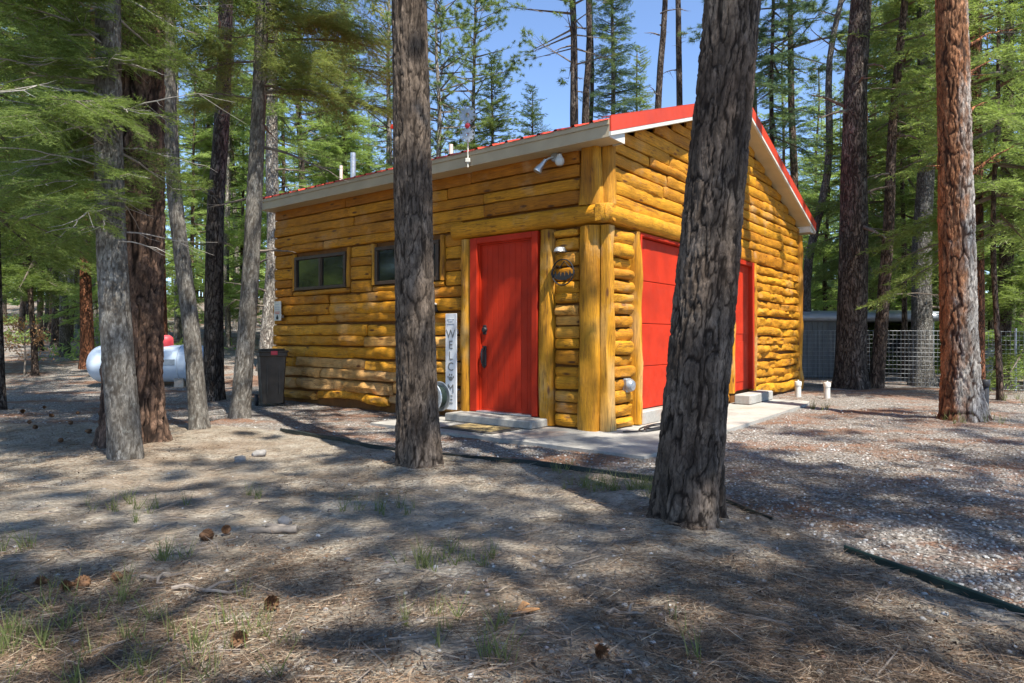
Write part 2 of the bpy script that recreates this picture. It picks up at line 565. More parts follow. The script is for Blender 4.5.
def ground():
    def axis(lo, hi, step, far_lo, far_hi):
        c = np.arange(lo, hi, step)
        a, b, s = [], [], step
        x = lo
        while x > far_lo:
            s *= 1.16
            x -= s
            a.append(x)
        s, x = step, c[-1]
        while x < far_hi:
            s *= 1.16
            x += s
            b.append(x)
        return np.array(a[::-1] + list(c) + b)
    xs = axis(-9, 10, 0.055, -350, 350)
    ys = axis(0.4, 15, 0.055, -80, 420)
    X, Y = np.meshgrid(xs, ys)
    g = smooth(-0.06, 0.10, gravel_mask(X, Y))
    Z = gfull(X, Y)
    m = Mat('forest_floor', 0.95, spec=0.1)
    v = m.coord()
    gr = m.attr('gravel')
    big = m.noise(0.55, v, 5, 0.6)
    mid = m.noise(3.2, v, 6, 0.65)
    fine = m.noise(38.0, v, 6, 0.75)
    dirt = m.ramp(mid, (0.28, (0.19, 0.155, 0.115)), (0.5, (0.36, 0.31, 0.245)), (0.72, (0.50, 0.45, 0.375)))
    dirt = m.mix(0.85, dirt, m.ramp(fine, (0.28, 0.42), (0.70, 1.3)), 'MULTIPLY')
    # mats of fallen needles
    st = m.noise(60.0, m.coord((1, 0.22, 1)), 5, 0.7)
    st2 = m.noise(60.0, m.coord((0.25, 1, 1)), 5, 0.7)
    strand = m.ramp(m.math('MULTIPLY', m.math('ADD', st, st2), 0.5), (0.36, (0.085, 0.055, 0.036)), (0.52, (0.22, 0.15, 0.10)), (0.66, (0.38, 0.29, 0.20)))
    nm = m.ramp(m.math('ADD', m.math('MULTIPLY', big, 0.65), m.math('MULTIPLY', m.noise(5.0, v, 6, 0.7), 0.4)), (0.50, 0.0), (0.62, 0.55))
    dirt = m.mix(nm, dirt, strand)
    vo = m.n('TexVoronoi', Scale=42.0)
    m.t.links.new(v, vo.inputs['Vector'])
    sp = m.n('SeparateColor')
    m.t.links.new(vo.outputs['Color'], sp.inputs[0])
    pebble = m.ramp(sp.outputs[0], (0.0, (0.17, 0.15, 0.135)), (0.5, (0.36, 0.335, 0.305)), (0.85, (0.52, 0.50, 0.47)), (1.0, (0.40, 0.28, 0.22)))
    pebble = m.mix(m.ramp(vo.outputs['Distance'], (0.25, 0.0), (0.6, 0.7)), pebble, (0.13, 0.11, 0.09))
    redm = m.ramp(m.math('ADD', m.math('MULTIPLY', m.noise(0.9, m.coord((0.7, 1.5, 1)), 5, 0.62), 0.75), m.math('MULTIPLY', m.noise(7.0, v, 5, 0.7), 0.28)), (0.50, 0.0), (0.60, 0.8))
    pebble = m.mix(redm, pebble, m.mix(0.6, strand, (0.25, 0.10, 0.05)))
    m.col(m.mix(gr, dirt, pebble))
    h = m.math('ADD', m.math('MULTIPLY', fine, 0.8), m.math('MULTIPLY', vo.outputs['Distance'], -0.9))
    m.bump(m.math('ADD', h, m.math('MULTIPLY', mid, 1.2)), 1.0, 0.03)
    me = grid_mesh('ground', np.stack([X, Y, Z], -1), len(xs), len(ys), False, m.m, {'gravel': g})
    tag(link('ground', me), kind='structure')

ground()

# ------------------------------------------------------------------ the log cabin
CX, CY, ROT = 0.99, 7.3, math.atan2(0.787, 0.617)
RX, RY = 0.617, 0.787            # along the gable wall (local x)
LX, LY = -0.787, 0.617           # along the eave wall (local y)
LEN, WID = 6.32, 7.75            # eave wall length, gable wall width

def H(x, y, z=0.0):
    return (CX + RX * x + LX * y, CY + RY * x + LY * y, z)

cabin = thing('log_cabin', 'yellow log-sided cabin with red doors and red metal roof among tall pines', 'cabin', (CX, CY, 0), ROT)
rng = random.Random(7)

def eaveP(a, z, o):              # a along the eave wall, o outwards
    return (-o, a, z)

def gableP(a, z, o):
    return (a, -o, z)

def log_strip(mb, P, a0, a1, z0, z1, bulge, rough=0.18, tone=0.5, base=0.0, seed=0, gap=0.004, flat=0.5):
    """one half-round log laid along a wall"""
    n = max(4, int((a1 - a0) / 0.045))
    ph = np.linspace(-math.pi / 2, math.pi / 2, 9)
    V, T = [], []
    hz0 = (z1 - z0) / 2 - gap
    zc0 = (z0 + z1) / 2
    for i in range(n + 1):
        t = i / n
        a = a0 + gap + (a1 - a0 - 2 * gap) * t
        ends = min(1.0, min(t, 1 - t) * n / 0.8)
        k = 0.55 + 0.45 * ends
        w1 = float(noise(a * 2.2, seed * 3.7, 0, 5)) * rough
        w2 = float(noise(a * 7.0, seed * 1.3, 2.0, 6)) * rough * 0.55
        zc = zc0 + float(noise(a * 0.9, seed * 2.1, 4.0, 8)) * rough * 0.06
        hz = hz0 * (1 + 0.25 * w2) * (0.9 + 0.1 * ends)
        for q in ph:
            lump = 1 + w1 + w2 + rough * 0.55 * float(noise(a * 5.0, q * 1.4 + seed, 1.0, 9))
            lump += rough * 0.2 * math.sin(a * 31.0 + 5 * float(noise(a * 1.3, seed, 6.0, 22)) + seed)
            o = base + bulge * k * lump * max(0.0, math.cos(q)) ** flat
            V.append(P(a, zc + hz * math.sin(q), o))
            T.append(tone + 0.10 * float(noise(a * 1.7, seed, 3.0, 12)))
    m = len(ph)
    f = []
    for i in range(n):
        for j in range(m - 1):
            f.append((i * m + j, (i + 1) * m + j, (i + 1) * m + j + 1, i * m + j + 1))
    f.append(tuple(range(m)))
    f.append(tuple(range(n * m, (n + 1) * m))[::-1])
    mb.add(V, f, T)

def log_rows(mb, P, a0, a1, z0, z1, hh, bulge, rough, seed, split=2.2, tone=(0.15, 0.95), flat=0.55, top=None, pale_below=None):
    r = random.Random(seed)
    z, k = z0, 0
    while z < z1 - 0.02:
        h = hh * r.uniform(0.8, 1.22)
        if z + h > z1 - hh * 0.55:
            h = z1 - z
        b0, b1 = a0, a1
        if top:
            b0, b1 = top(a0, a1, z + h * 0.08)
            if b1 - b0 < 0.15:
                break
        cuts = [b0]
        if b1 - b0 > split * 1.2:
            c = b0 + r.uniform(0.35, 1.0) * split
            while c < b1 - 0.5:
                cuts.append(c)
                c += r.uniform(0.6, 1.25) * split
        cuts.append(b1)
        for c0, c1 in zip(cuts[:-1], cuts[1:]):
            tn = r.uniform(*tone)
            rr, bb = rough, bulge
            if pale_below is not None and z < pale_below:
                u = (pale_below - z) / pale_below
                tn += 0.95 * u
                rr = rough * (1 + 0.7 * u)
                bb = bulge * (1 + 0.5 * u)
            log_strip(mb, P, c0, c1, z, z + h, bb * r.uniform(0.8, 1.2), rr, tn, 0.0, seed * 31 + k * 7 + int(c0 * 10), flat=flat)
        z += h
        k += 1

def half_post(mb, P, a0, a1, z0, z1, bulge, tone=0.7, seed=0, base=0.0, taper=0.12, rough=0.17, flat=0.6):
    """an upright half log"""
    n = max(6, int((z1 - z0) / 0.08))
    ph = np.linspace(-math.pi / 2, math.pi / 2, 11)
    V, T = [], []
    for i in range(n + 1):
        t = i / n
        z = z0 + (z1 - z0) * t
        hw = (a1 - a0) / 2 * (1 + taper * (0.5 - t) + 0.10 * float(noise(z * 1.6, seed, 0, 15)))
        ac = (a0 + a1) / 2 + 0.012 * float(noise(z * 1.1, seed, 7.0, 16))
        for q in ph:
            l = 1 + rough * float(noise(z * 4.0, q * 1.5 + seed * 3, 0, 17)) + rough * float(noise(z * 1.2, q + seed, 5.0, 18))
            V.append(P(ac + hw * math.sin(q), z, base + bulge * l * max(0, math.cos(q)) ** flat))
            T.append(tone + 0.65 * float(noise(z * 1.7, seed + q * 0.6, 9.0, 19)))
    m = len(ph)
    f = [(i * m + j, i * m + j + 1, (i + 1) * m + j + 1, (i + 1) * m + j) for i in range(n) for j in range(m - 1)]
    f.append(tuple(range(m)))
    f.append(tuple(range(n * m, (n + 1) * m)))
    mb.add(V, f, T)

EAVE_Z = 3.20                     # underside of the soffit
OX, OY = 0.29, 0.26               # overhangs
SLOPE = 0.332
RIDGE = WID / 2

def roof_z(x, lift=0.0):
    return 3.33 + lift + SLOPE * (RIDGE + OX - abs(x - RIDGE))

def cabin_walls():
    mb = MB()
    i = 0.012
    out = [(i, i), (WID - i, i), (WID - i, LEN - i), (i, LEN - i)]
    v = [(x, y, -0.05) for x, y in out] + [(x, y, EAVE_Z) for x, y in out] + [(RIDGE, i, EAVE_Z + SLOPE * RIDGE), (RIDGE, LEN - i, EAVE_Z + SLOPE * RIDGE)]
    f = [(3, 2, 1, 0), (0, 4, 7, 3), (1, 2, 6, 5), (0, 1, 5, 8, 4), (2, 3, 7, 9, 6), (4, 8, 9, 7), (5, 6, 9, 8)]
    mb.add(v, f).build('wall_core', M['gap'], cabin, False)
    # eave wall, with the small windows and the entrance door
    mb = MB()
    w0, w1, w2, w3 = 5.71, 4.40, 3.73, 2.45           # window edges
    zb, zt = 1.82, 2.36
    t = 0.10
    log_rows(mb, eaveP, 2.05, LEN, 0.10, zb - 0.09, 0.15, 0.065, 0.36, 3, 2.0, pale_below=1.45, flat=0.38)
    log_rows(mb, eaveP, w0 + t, LEN, zb - 0.09, zt + 0.06, 0.16, 0.05, 0.2, 4, flat=0.3)
    log_rows(mb, eaveP, w2 + t, w1 - t, zb - 0.09, zt + 0.06, 0.17, 0.05, 0.2, 5, flat=0.3)
    log_rows(mb, eaveP, 2.05, w3 - t, zb - 0.09, zt + 0.06, 0.17, 0.05, 0.2, 6, flat=0.3)
    log_rows(mb, eaveP, 2.05, LEN, zt + 0.06, 2.56, 0.2, 0.06, 0.35, 8, 3.0, flat=0.35)
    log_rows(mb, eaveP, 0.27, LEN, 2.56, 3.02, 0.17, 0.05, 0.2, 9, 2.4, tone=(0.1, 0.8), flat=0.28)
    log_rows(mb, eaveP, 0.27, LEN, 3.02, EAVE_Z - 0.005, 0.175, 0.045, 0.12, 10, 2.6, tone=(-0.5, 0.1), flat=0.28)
    for (a, b) in ((w1, w0), (w3, w2)):               # slab casings and sill logs of the windows
        log_strip(mb, eaveP, a - 0.08, b + 0.08, zb - 0.09, zb - 0.004, 0.06, 0.15, 0.6, seed=int(a * 9))
    log_rows(mb, eaveP, 0.272, 0.60, 0.045, 2.29, 0.15, 0.075, 0.3, 12, 9, tone=(0.3, 1.25), flat=0.3)
    mb.build('eave_log_wall', M['wall_wood'], cabin)
    # gable wall with the garage door and second door
    mb = MB()
    log_rows(mb, gableP, 0.135, 0.60, 0.04, 2.29, 0.14, 0.09, 0.28, 21, 9, tone=(0.4, 1.0), flat=0.3)
    log_rows(mb, gableP, 2.33, 3.75, 0.04, 2.31, 0.16, 0.095, 0.3, 22, 9, tone=(0.35, 1.0))
    log_rows(mb, gableP, 4.93, WID, 0.06, 2.31, 0.15, 0.066, 0.55, 23, 9, tone=(0.4, 1.0), flat=0.4)

    def clip(a0, a1, z):
        if z <= EAVE_Z:
            return a0, a1
        d = (z - EAVE_Z) / SLOPE
        return max(a0, d), min(a1, WID - d)
    log_rows(mb, gableP, 2.75, WID, 2.31, 2.53, 0.2, 0.07, 0.35, 24, 2.5, flat=0.4)
    log_rows(mb, gableP, 0.135, WID, 2.53, EAVE_Z + SLOPE * RIDGE, 0.152, 0.05, 0.26, 25, 2.2, tone=(0.3, 1.05), top=clip, flat=0.36)
    mb.build('gable_log_wall', M['gable_wood'], cabin)
    # window casings: short uprights
    for a in (w0 + 0.045, w1 - 0.045, w2 + 0.045, w3 - 0.045):
        mb = MB()
        half_post(mb, eaveP, a - 0.04, a + 0.04, zb, zt + 0.055, 0.06, 0.55, int(a * 10))
        mb.build('window_casing', M['post_wood'], cabin)
    # corner posts, door posts
    for nm, P, a0, a1, z0, z1, b, tn, sd in (
            ('corner_post', eaveP, 0.014, 0.262, 0.03, 2.30, 0.115, 0.7, 1), ('corner_post', gableP, -0.03, 0.128, 0.03, 2.30, 0.115, 0.95, 2),
            ('corner_post', eaveP, 0.0, 0.255, 2.53, EAVE_Z, 0.10, 0.55, 3), ('corner_post', gableP, -0.005, 0.13, 2.53, EAVE_Z + 0.03, 0.11, 0.9, 4),
            ('door_post', eaveP, 0.61, 0.80, 0.05, 2.31, 0.11, 0.85, 5), ('door_post', eaveP, 1.86, 2.045, 0.05, 2.31, 0.11, 0.8, 6),
            ('door_post', gableP, 0.605, 0.72, 0.05, 2.30, 0.14, 0.95, 7), ('door_post', gableP, 2.2, 2.32, 0.05, 2.30, 0.11, 0.8, 8),
            ('door_post', gableP, 3.76, 3.87, 0.2, 2.30, 0.11, 0.7, 9), ('door_post', gableP, 4.82, 4.92, 0.1, 2.30, 0.11, 0.45, 10),
            ('corner_post', gableP, WID - 0.14, WID + 0.01, 0.03, 3.1, 0.115, 0.7, 11)):
        m_ = MB()
        half_post(m_, P, a0, a1, z0, z1, b, tn, sd, flat=0.4 if nm == 'corner_post' else 0.6)
        m_.build(nm, M['post_wood'], cabin)
    # the header beam that turns the corner
    m_ = MB()
    log_strip(m_, eaveP, -0.17, 2.2, 2.315, 2.53, 0.15, 0.10, 0.75, seed=71, gap=0.0, flat=0.45)
    m_.build('header_beam', M['wall_wood'], cabin)
    m_ = MB()
    log_strip(m_, gableP, -0.15, 2.72, 2.318, 2.528, 0.172, 0.10, 0.95, seed=72, gap=0.0, flat=0.45)
    m_.build('header_beam', M['gable_wood'], cabin)

def cabin_roof():
    y0, y1 = -OY, LEN + 0.03
    e0, e1 = -OX, WID + OX
    # sheet metal with raised ribs
    mb = MB()
    prof = []
    y = y0
    while y < y1:
        prof += [(y, 0.0), (min(y + 0.17, y1), 0.0), (min(y + 0.185, y1), 0.024), (min(y + 0.215, y1), 0.024), (min(y + 0.23, y1), 0.0)]
        y += 0.23
    prof = [p for p in prof if p[0] <= y1]
    n = len(prof)
    v, f = [], []
    for (x) in (e0 - 0.035, RIDGE, e1 + 0.035):
        v += [(x, p[0], roof_z(x) + 0.012 + p[1]) for p in prof]
    for i in (0, 1):
        for k in range(n - 1):
            f.append((i * n + k, (i + 1) * n + k, (i + 1) * n + k + 1, i * n + k + 1))
    mb.add(v, f)
    mb.build('roof', M['red_metal'], cabin, False)
    # red rake trim, white trim line, eave fascia and soffits
    for s in (0, 1):
        xa, xb = (e0, RIDGE) if s == 0 else (RIDGE, e1)
        for (yy, th) in ((y0 - 0.022, 0.02), (y1 + 0.002, 0.02)):
            rk, wt = MB(), MB()
            za, zb_ = roof_z(xa), roof_z(xb)
            vv = []
            for (x, z) in ((xa, za), (xb, zb_)):
                for dy in (0, th):
                    vv += [(x, yy + dy, z - 0.115), (x, yy + dy, z + 0.045)]
            rk.add(vv, [(0, 1, 5, 4), (2, 6, 7, 3), (1, 3, 7, 5), (0, 4, 6, 2), (0, 2, 3, 1), (4, 5, 7, 6)])
            # flange lapping on to the roof
            vv = [(x, yy + dy, z + 0.047 + e) for (x, z) in ((xa, za), (xb, zb_)) for dy in (0.0, 0.12 if th and yy < 0 else -0.08) for e in (0, 0.004)]
            rk.add(vv, [(0, 2, 6, 4), (1, 5, 7, 3), (0, 1, 3, 2), (4, 6, 7, 5), (0, 4, 5, 1), (2, 3, 7, 6)])
            vv = []
            for (x, z) in ((xa, za), (xb, zb_)):
                for dy in (0.003, th + 0.012):
                    vv += [(x, yy + dy, z - 0.16), (x, yy + dy, z - 0.117)]
            wt.add(vv, [(0, 1, 5, 4), (2, 6, 7, 3), (1, 3, 7, 5), (0, 4, 6, 2), (0, 2, 3, 1), (4, 5, 7, 6)])
            rk.build('rake_trim', M['red_metal'], cabin, False)
            wt.build('rake_fascia', M['white'], cabin, False)
    so = MB()
    # sloping soffit under the rake, both sides of the ridge
    for s in (0, 1):
        xa, xb = (e0 + 0.31, RIDGE) if s == 0 else (RIDGE, e1 - 0.31)
        v = []
        for x in (xa, xb):
            z = roof_z(x) - 0.165
            v += [(x, y0 + 0.012, z), (x, -0.0, z), (x, y0 + 0.012, z + 0.03), (x, -0.0, z + 0.03)]
        so.add(v, [(0, 1, 5, 4), (2, 6, 7, 3), (0, 4, 6, 2), (1, 3, 7, 5), (0, 2, 3, 1), (4, 5, 7, 6)])
    # level soffit under the eaves, and the boxed returns at the gable
    so.build('rake_soffit', M['soffit'], cabin, False)
    for (xa, xb) in ((e0 + 0.022, 0.0), (WID, e1 - 0.022)):
        so = MB()
        so.box((xa, y0 + 0.02, EAVE_Z - 0.035), (xb, y1 - 0.01, EAVE_Z - 0.012))
        so.build('eave_soffit', M['soffit'], cabin, False)
    for (xa, xb) in ((e0, e0 + 0.02), (e1 - 0.02, e1)):
        fa = MB()
        fa.box((xa, y0 + 0.001, EAVE_Z - 0.04), (xb, y1, 3.335), bev=0.003)
        fa.box((xa - 0.018 if xa < 0 else xb - 0.001, y0 + 0.001, 3.285), (xa + 0.001 if xa < 0 else xb + 0.018, y1, 3.338))
        fa.build('eave_fascia', M['beige'], cabin, False)
    for s in (-1, 1):                                    # triangular return boxes
        rb = MB()
        xe = e0 + 0.003 if s < 0 else e1 - 0.003
        x2 = xe - s * 0.34
        P = [(xe, EAVE_Z - 0.038), (x2, EAVE_Z - 0.038), (x2, roof_z(x2) - 0.162), (xe, roof_z(xe) - 0.12)]
        rb.prism(P, lambda u, w, d: (u, d, w), y0 + 0.006, y0 + 0.022)
        rb.box((min(x2, x2 + s * 0.012), y0 + 0.0225, EAVE_Z - 0.0375), (max(x2, x2 + s * 0.012), 0.0, roof_z(x2) - 0.166))
        rb.build('eave_return', M['white'], cabin, False)

def cabin_openings():
    zb, zt = 1.82, 2.36
    for (a, b) in ((4.40, 5.71), (2.45, 3.73)):
        fr = MB()
        o0, o1 = 0.0, 0.062
        w = 0.05
        for (p, q, r_, s_) in ((a, b, zb, zb + w), (a, b, zt - w, zt), (a, a + w, zb + w, zt - w), (b - w, b, zb + w, zt - w)):
            fr.box((-o1, p, r_), (-o0 + 0.01, q, s_), bev=0.004)
        mid = (a + b) / 2
        fr.box((-o1 + 0.012, mid - 0.022, zb + w), (0.0, mid + 0.022, zt - w), bev=0.003)
        fr.box((-0.042, a + w + 0.001, zb + w + 0.001), (0.0, a + w + 0.026, zt - w - 0.001))
        fr.box((-0.042, mid - 0.05, zb + w + 0.001), (0.0, mid - 0.0225, zt - w - 0.001))
        wn_ = fr.build('window', M['bronze'], cabin)
        for (p, q, o) in ((a + w, mid, 0.022), (mid, b - w, 0.03)):
            g = MB()
            g.box((-o, p, zb + w - 0.004), (-o + 0.006, q, zt - w + 0.004))
            g.build('pane', M['glass'], wn_, False)
    # entrance door on the eave wall
    fr = MB()
    a, b = 0.805, 1.855
    for (p, q, r_, s_) in ((a, a + 0.085, 0.14, 2.31), (b - 0.12, b, 0.14, 2.31), (a + 0.085, b - 0.12, 2.235, 2.31)):
        fr.box((-0.105, p, r_), (0.0, q, s_), bev=0.006)
    for (p, q, r_, s_) in ((a + 0.085, a + 0.10, 0.14, 2.235), (b - 0.135, b - 0.12, 0.14, 2.235), (a + 0.10, b - 0.135, 2.22, 2.235)):
        fr.box((-0.06, p, r_), (0.0, q, s_))
    fr.build('door_frame', M['red'], cabin)
    d = MB()
    a2, b2 = a + 0.088, b - 0.123
    d.box((-0.030, a2, 0.155), (0.008, b2, 2.232), tone=0.5)
    k = 9
    for i in range(k):                                   # shallow vertical boards
        y0 = a2 + 0.02 + (b2 - a2 - 0.04) * i / k
        d.box((-0.0325, y0 + 0.003, 0.19), (-0.029, y0 + (b2 - a2 - 0.04) / k - 0.004, 2.2), bev=0.003)
    door = d.build('door', M['red'], cabin)
    h = MB()
    yk = b2 - 0.075
    h.lathe([(0.0, -0.072), (0.028, -0.07), (0.036, -0.06), (0.036, -0.036)], 16, (0, yk, 1.16), 'x')
    h.box((-0.052, yk - 0.03, 1.10), (-0.036, yk + 0.03, 1.22), bev=0.008)
    h.build('deadbolt', M['black'], door)
    h = MB()
    h.box((-0.050, yk - 0.027, 0.70), (-0.036, yk + 0.027, 0.96), bev=0.01)
    h.tube([(-0.045, yk, 0.93), (-0.09, yk, 0.92), (-0.105, yk, 0.87), (-0.10, yk, 0.76), (-0.07, yk, 0.70), (-0.045, yk, 0.69)], [0.011, 0.013, 0.014, 0.013, 0.011, 0.012], 8)
    h.box((-0.075, yk - 0.016, 0.945), (-0.045, yk + 0.016, 0.958), bev=0.004)
    h.build('handle', M['black'], door)
    th = MB()
    th.box((-0.12, a + 0.086, 0.135), (0.0, b - 0.121, 0.153), bev=0.004)
    th.build('threshold', M['galv'], cabin)
    # garage door in the gable wall
    fr = MB()
    a, b = 0.73, 2.19
    for (p, q, r_, s_) in ((a, a + 0.04, 0.19, 2.305), (b - 0.09, b, 0.19, 2.305), (a + 0.04, b - 0.09, 2.265, 2.305)):
        fr.box((p, -0.10, r_), (q, 0.0, s_), bev=0.005)
    fr.build('garage_frame', M['red'], cabin)
    g = MB()
    n = 4
    for i in range(n):
        z0 = 0.20 + (2.262 - 0.20) * i / n
        g.box((a + 0.042, -0.030, z0 + 0.004), (b - 0.092, 0.008, z0 + (2.062) / n - 0.004), bev=0.005)
    g.box((a + 0.042, -0.012, 0.2), (b - 0.092, 0.009, 2.262))
    g.build('garage_door', M['red'], cabin)
    # second door
    fr = MB()
    a, b = 3.875, 4.815
    for (p, q, r_, s_) in ((a, a + 0.07, 0.21, 2.30), (b - 0.09, b, 0.21, 2.30), (a + 0.07, b - 0.09, 2.23, 2.30)):
        fr.box((p, -0.095, r_), (q, 0.0, s_), bev=0.006)
    fr.build('door_frame', M['red'], cabin)
    d = MB()
    d.box((a + 0.072, -0.028, 0.215), (b - 0.092, 0.008, 2.228))
    for (z0, z1) in ((0.35, 1.0), (1.12, 2.1)):
        d.box((a + 0.16, -0.036, z0), (b - 0.18, -0.027, z1), bev=0.004)
    d.build('door', M['red'], cabin)
    # foundation curb under the gable wall
    c = MB()
    c.box((0.725, -0.13, 0.03), (2.2, 0.006, 0.192), bev=0.012)
    c.build('door_sill', M['concrete'], cabin)
    # dark vent line of the eaves: none

cabin_walls()
cabin_roof()
cabin_openings()

# concrete paving round two sides of the cabin
pv = MB()
poly = [(-1.12, 2.55), (-1.12, -1.08), (1.4, -1.04), (4.6, -0.98), (5.05, -0.9), (5.05, -0.02), (-0.02, -0.02), (-0.02, 2.55)]
pv.prism(poly, lambda u, w, d: H(u, w, d), -0.08, 0.035)
tag(pv.build('pavement', M['concrete'], None, False), kind='structure')
st = MB()
st.box((-0.42, 0.66, 0.037), (-0.004, 1.99, 0.132), bev=0.012)
o = st.build('doorstep', M['concrete'])
o.location = (CX, CY, 0)
o.rotation_euler = (0, 0, ROT)
tag(o, 'low pale concrete step under the vertically boarded red entrance door', 'step')
st = MB()
st.box((3.80, -0.36, 0.037), (4.93, -0.115, 0.185), bev=0.015)
o = st.build('doorstep', M['concrete'])
o.location = (CX, CY, 0)
o.rotation_euler = (0, 0, ROT)
tag(o, 'concrete step below the second red door on the gable side', 'step')

# ------------------------------------------------------------------ bark and needles
BARK = {
    'dark': ((0.115, 0.088, 0.070), (0.20, 0.165, 0.140), (0.022, 0.015, 0.012)),
    'greyfir': ((0.19, 0.175, 0.155), (0.34, 0.325, 0.30), (0.075, 0.065, 0.055)),
    'orange': ((0.33, 0.125, 0.05), (0.46, 0.215, 0.10), (0.045, 0.022, 0.014)),
    'red': ((0.20, 0.075, 0.036), (0.30, 0.13, 0.07), (0.028, 0.015, 0.01)),
    'pale': ((0.36, 0.32, 0.27), (0.52, 0.48, 0.43), (0.14, 0.11, 0.09)),
    'brown': ((0.15, 0.10, 0.072), (0.25, 0.185, 0.14), (0.03, 0.02, 0.015)),
}
BM = {k: bark('bark_' + k, *v, sc={'greyfir': 30, 'pale': 22}.get(k, 14), lichen=((0.40, 0.41, 0.38) if k in ('greyfir', 'pale') else None)) for k, v in BARK.items()}
BMA = {
    'dark': bark('near_bark_dark', (0.10, 0.072, 0.054), (0.185, 0.145, 0.112), (0.016, 0.011, 0.008), attr=True),
    'dark2': bark('near_bark_brown', (0.115, 0.084, 0.062), (0.20, 0.155, 0.118), (0.020, 0.014, 0.010), attr=True),
    'red': bark('near_bark_red', (0.125, 0.082, 0.060), (0.23, 0.135, 0.088), (0.020, 0.013, 0.01), attr=True),
    'greyfir': bark('near_bark_grey', (0.15, 0.135, 0.115), (0.265, 0.245, 0.215), (0.060, 0.050, 0.040), sc=34, attr=True, lichen=(0.33, 0.335, 0.30)),
    'orange': bark('near_bark_two_toned', (0.26, 0.112, 0.052), (0.36, 0.18, 0.095), (0.032, 0.017, 0.012), attr=True,
                   split=(((0.24, 0.215, 0.19), (0.47, 0.44, 0.40)), 0, 0.0)),
}
TWIG = simple('twig_bark', (0.15, 0.12, 0.095), 0.9, var=0.4, scale=12)
DEADTWIG = simple('dead_twig', (0.30, 0.27, 0.24), 0.9, var=0.35, scale=12)
LEAF = {
    'fir': foliage('fir_needles', (0.052, 0.080, 0.019), (0.14, 0.192, 0.050), (0.28, 0.35, 0.105), 0.52),
    'olive': foliage('olive_fir_needles', (0.062, 0.084, 0.020), (0.155, 0.195, 0.050), (0.31, 0.34, 0.11), 0.5),
    'pine': foliage('pine_needles', (0.055, 0.085, 0.026), (0.15, 0.205, 0.065), (0.29, 0.36, 0.13), 0.5),
    'blue': foliage('blue_green_needles', (0.045, 0.078, 0.038), (0.115, 0.175, 0.09), (0.22, 0.30, 0.17), 0.48),
    'fresh': foliage('fresh_needles', (0.10, 0.150, 0.034), (0.24, 0.335, 0.085), (0.40, 0.50, 0.18), 0.52),
}

rs = np.random.RandomState(5)

def needle_tris(P, D, W):
    """thin triangles from P along D"""
    n = len(P)
    r = rs.normal(size=(n, 3))
    s = np.cross(D, r)
    s /= np.linalg.norm(s, axis=1, keepdims=True) + 1e-9
    s *= (W / 2)
    return np.stack([P - s, P + s, P + D], 1).reshape(-1, 3)

def fir_branch(L, dtwig, dneed, nl, nw, sub=True, droop=0.16, seed=0):
    """a flat fir spray of length L along +x: list of needle triangles and twig triangles"""
    r = np.random.RandomState(seed)
    Ps, Ds, TP, TD, TW = [], [], [], [], []

    def needles(p, d, l, sag):
        k = max(2, int(l / dneed))
        t = (np.arange(k) + 0.5) / k
        q = p + d * (t * l)[:, None]
        q[:, 2] -= sag * (t * l) ** 2
        side = np.cross(d, (0, 0, 1.0))
        side /= np.linalg.norm(side) + 1e-9
        for s in (-1, 1):
            dd = d * 0.75 + side * s * 0.75 + r.normal(0, 0.28, (k, 3)) + np.array([0, 0, 0.12])
            dd /= np.linalg.norm(dd, axis=1, keepdims=True)
            Ps.append(q)
            Ds.append(dd * nl * (0.7 + 0.6 * r.rand(k, 1)))

    def twig(p, d, l, sag, w):
        e = p + d * l
        e[2] -= sag * l * l
        TP.append(p)
        TD.append(e - p)
        TW.append(w)

    nt = int(L / dtwig)
    bend = r.normal(0, 0.10)
    prev = None
    for i in range(nt + 1):
        t = i / nt
        p = np.array([t * L, bend * t * t * L, -droop * L * t ** 1.6 + 0.06 * L * t ** 4])
        if prev is not None:
            needles(prev, (p - prev) / np.linalg.norm(p - prev), np.linalg.norm(p - prev), 0)
        prev = p
        if t < 0.08:
            continue
        for s in (-1, 1):
            if r.rand() < 0.14:
                continue
            l = (L * 0.42 * (1 - t) ** 0.75 * min(1, 0.45 + t * 2.2) + 0.06) * r.uniform(0.55, 1.15)
            a = R(58 - 22 * t) * s + r.normal(0, 0.14)
            d = np.array([math.cos(a), math.sin(a), r.normal(-0.10, 0.24)])
            d /= np.linalg.norm(d)
            twig(p, d, l, 0.30, 0.006)
            needles(p + d * l * 0.12, d, l * 0.88, 0.30)
            if sub and l > 0.12:
                ns = int(l / (dtwig * 0.9))
                for j in range(1, ns + 1):
                    u = j / (ns + 1)
                    q = p + d * l * u
                    q[2] -= 0.30 * (l * u) ** 2
                    for s2 in (-1, 1):
                        l2 = l * 0.45 * (1 - u) * r.uniform(0.6, 1.2) + 0.03
                        a2 = a + s2 * R(48) + r.normal(0, 0.15)
                        d2 = np.array([math.cos(a2), math.sin(a2), d[2] - 0.10 + r.normal(0, 0.24)])
                        d2 /= np.linalg.norm(d2)
                        needles(q, d2, l2, 0.4)
    N = needle_tris(np.concatenate(Ps), np.concatenate(Ds), nw)
    T = needle_tris(np.array(TP), np.array(TD), np.array(TW)[:, None])
    return N, T

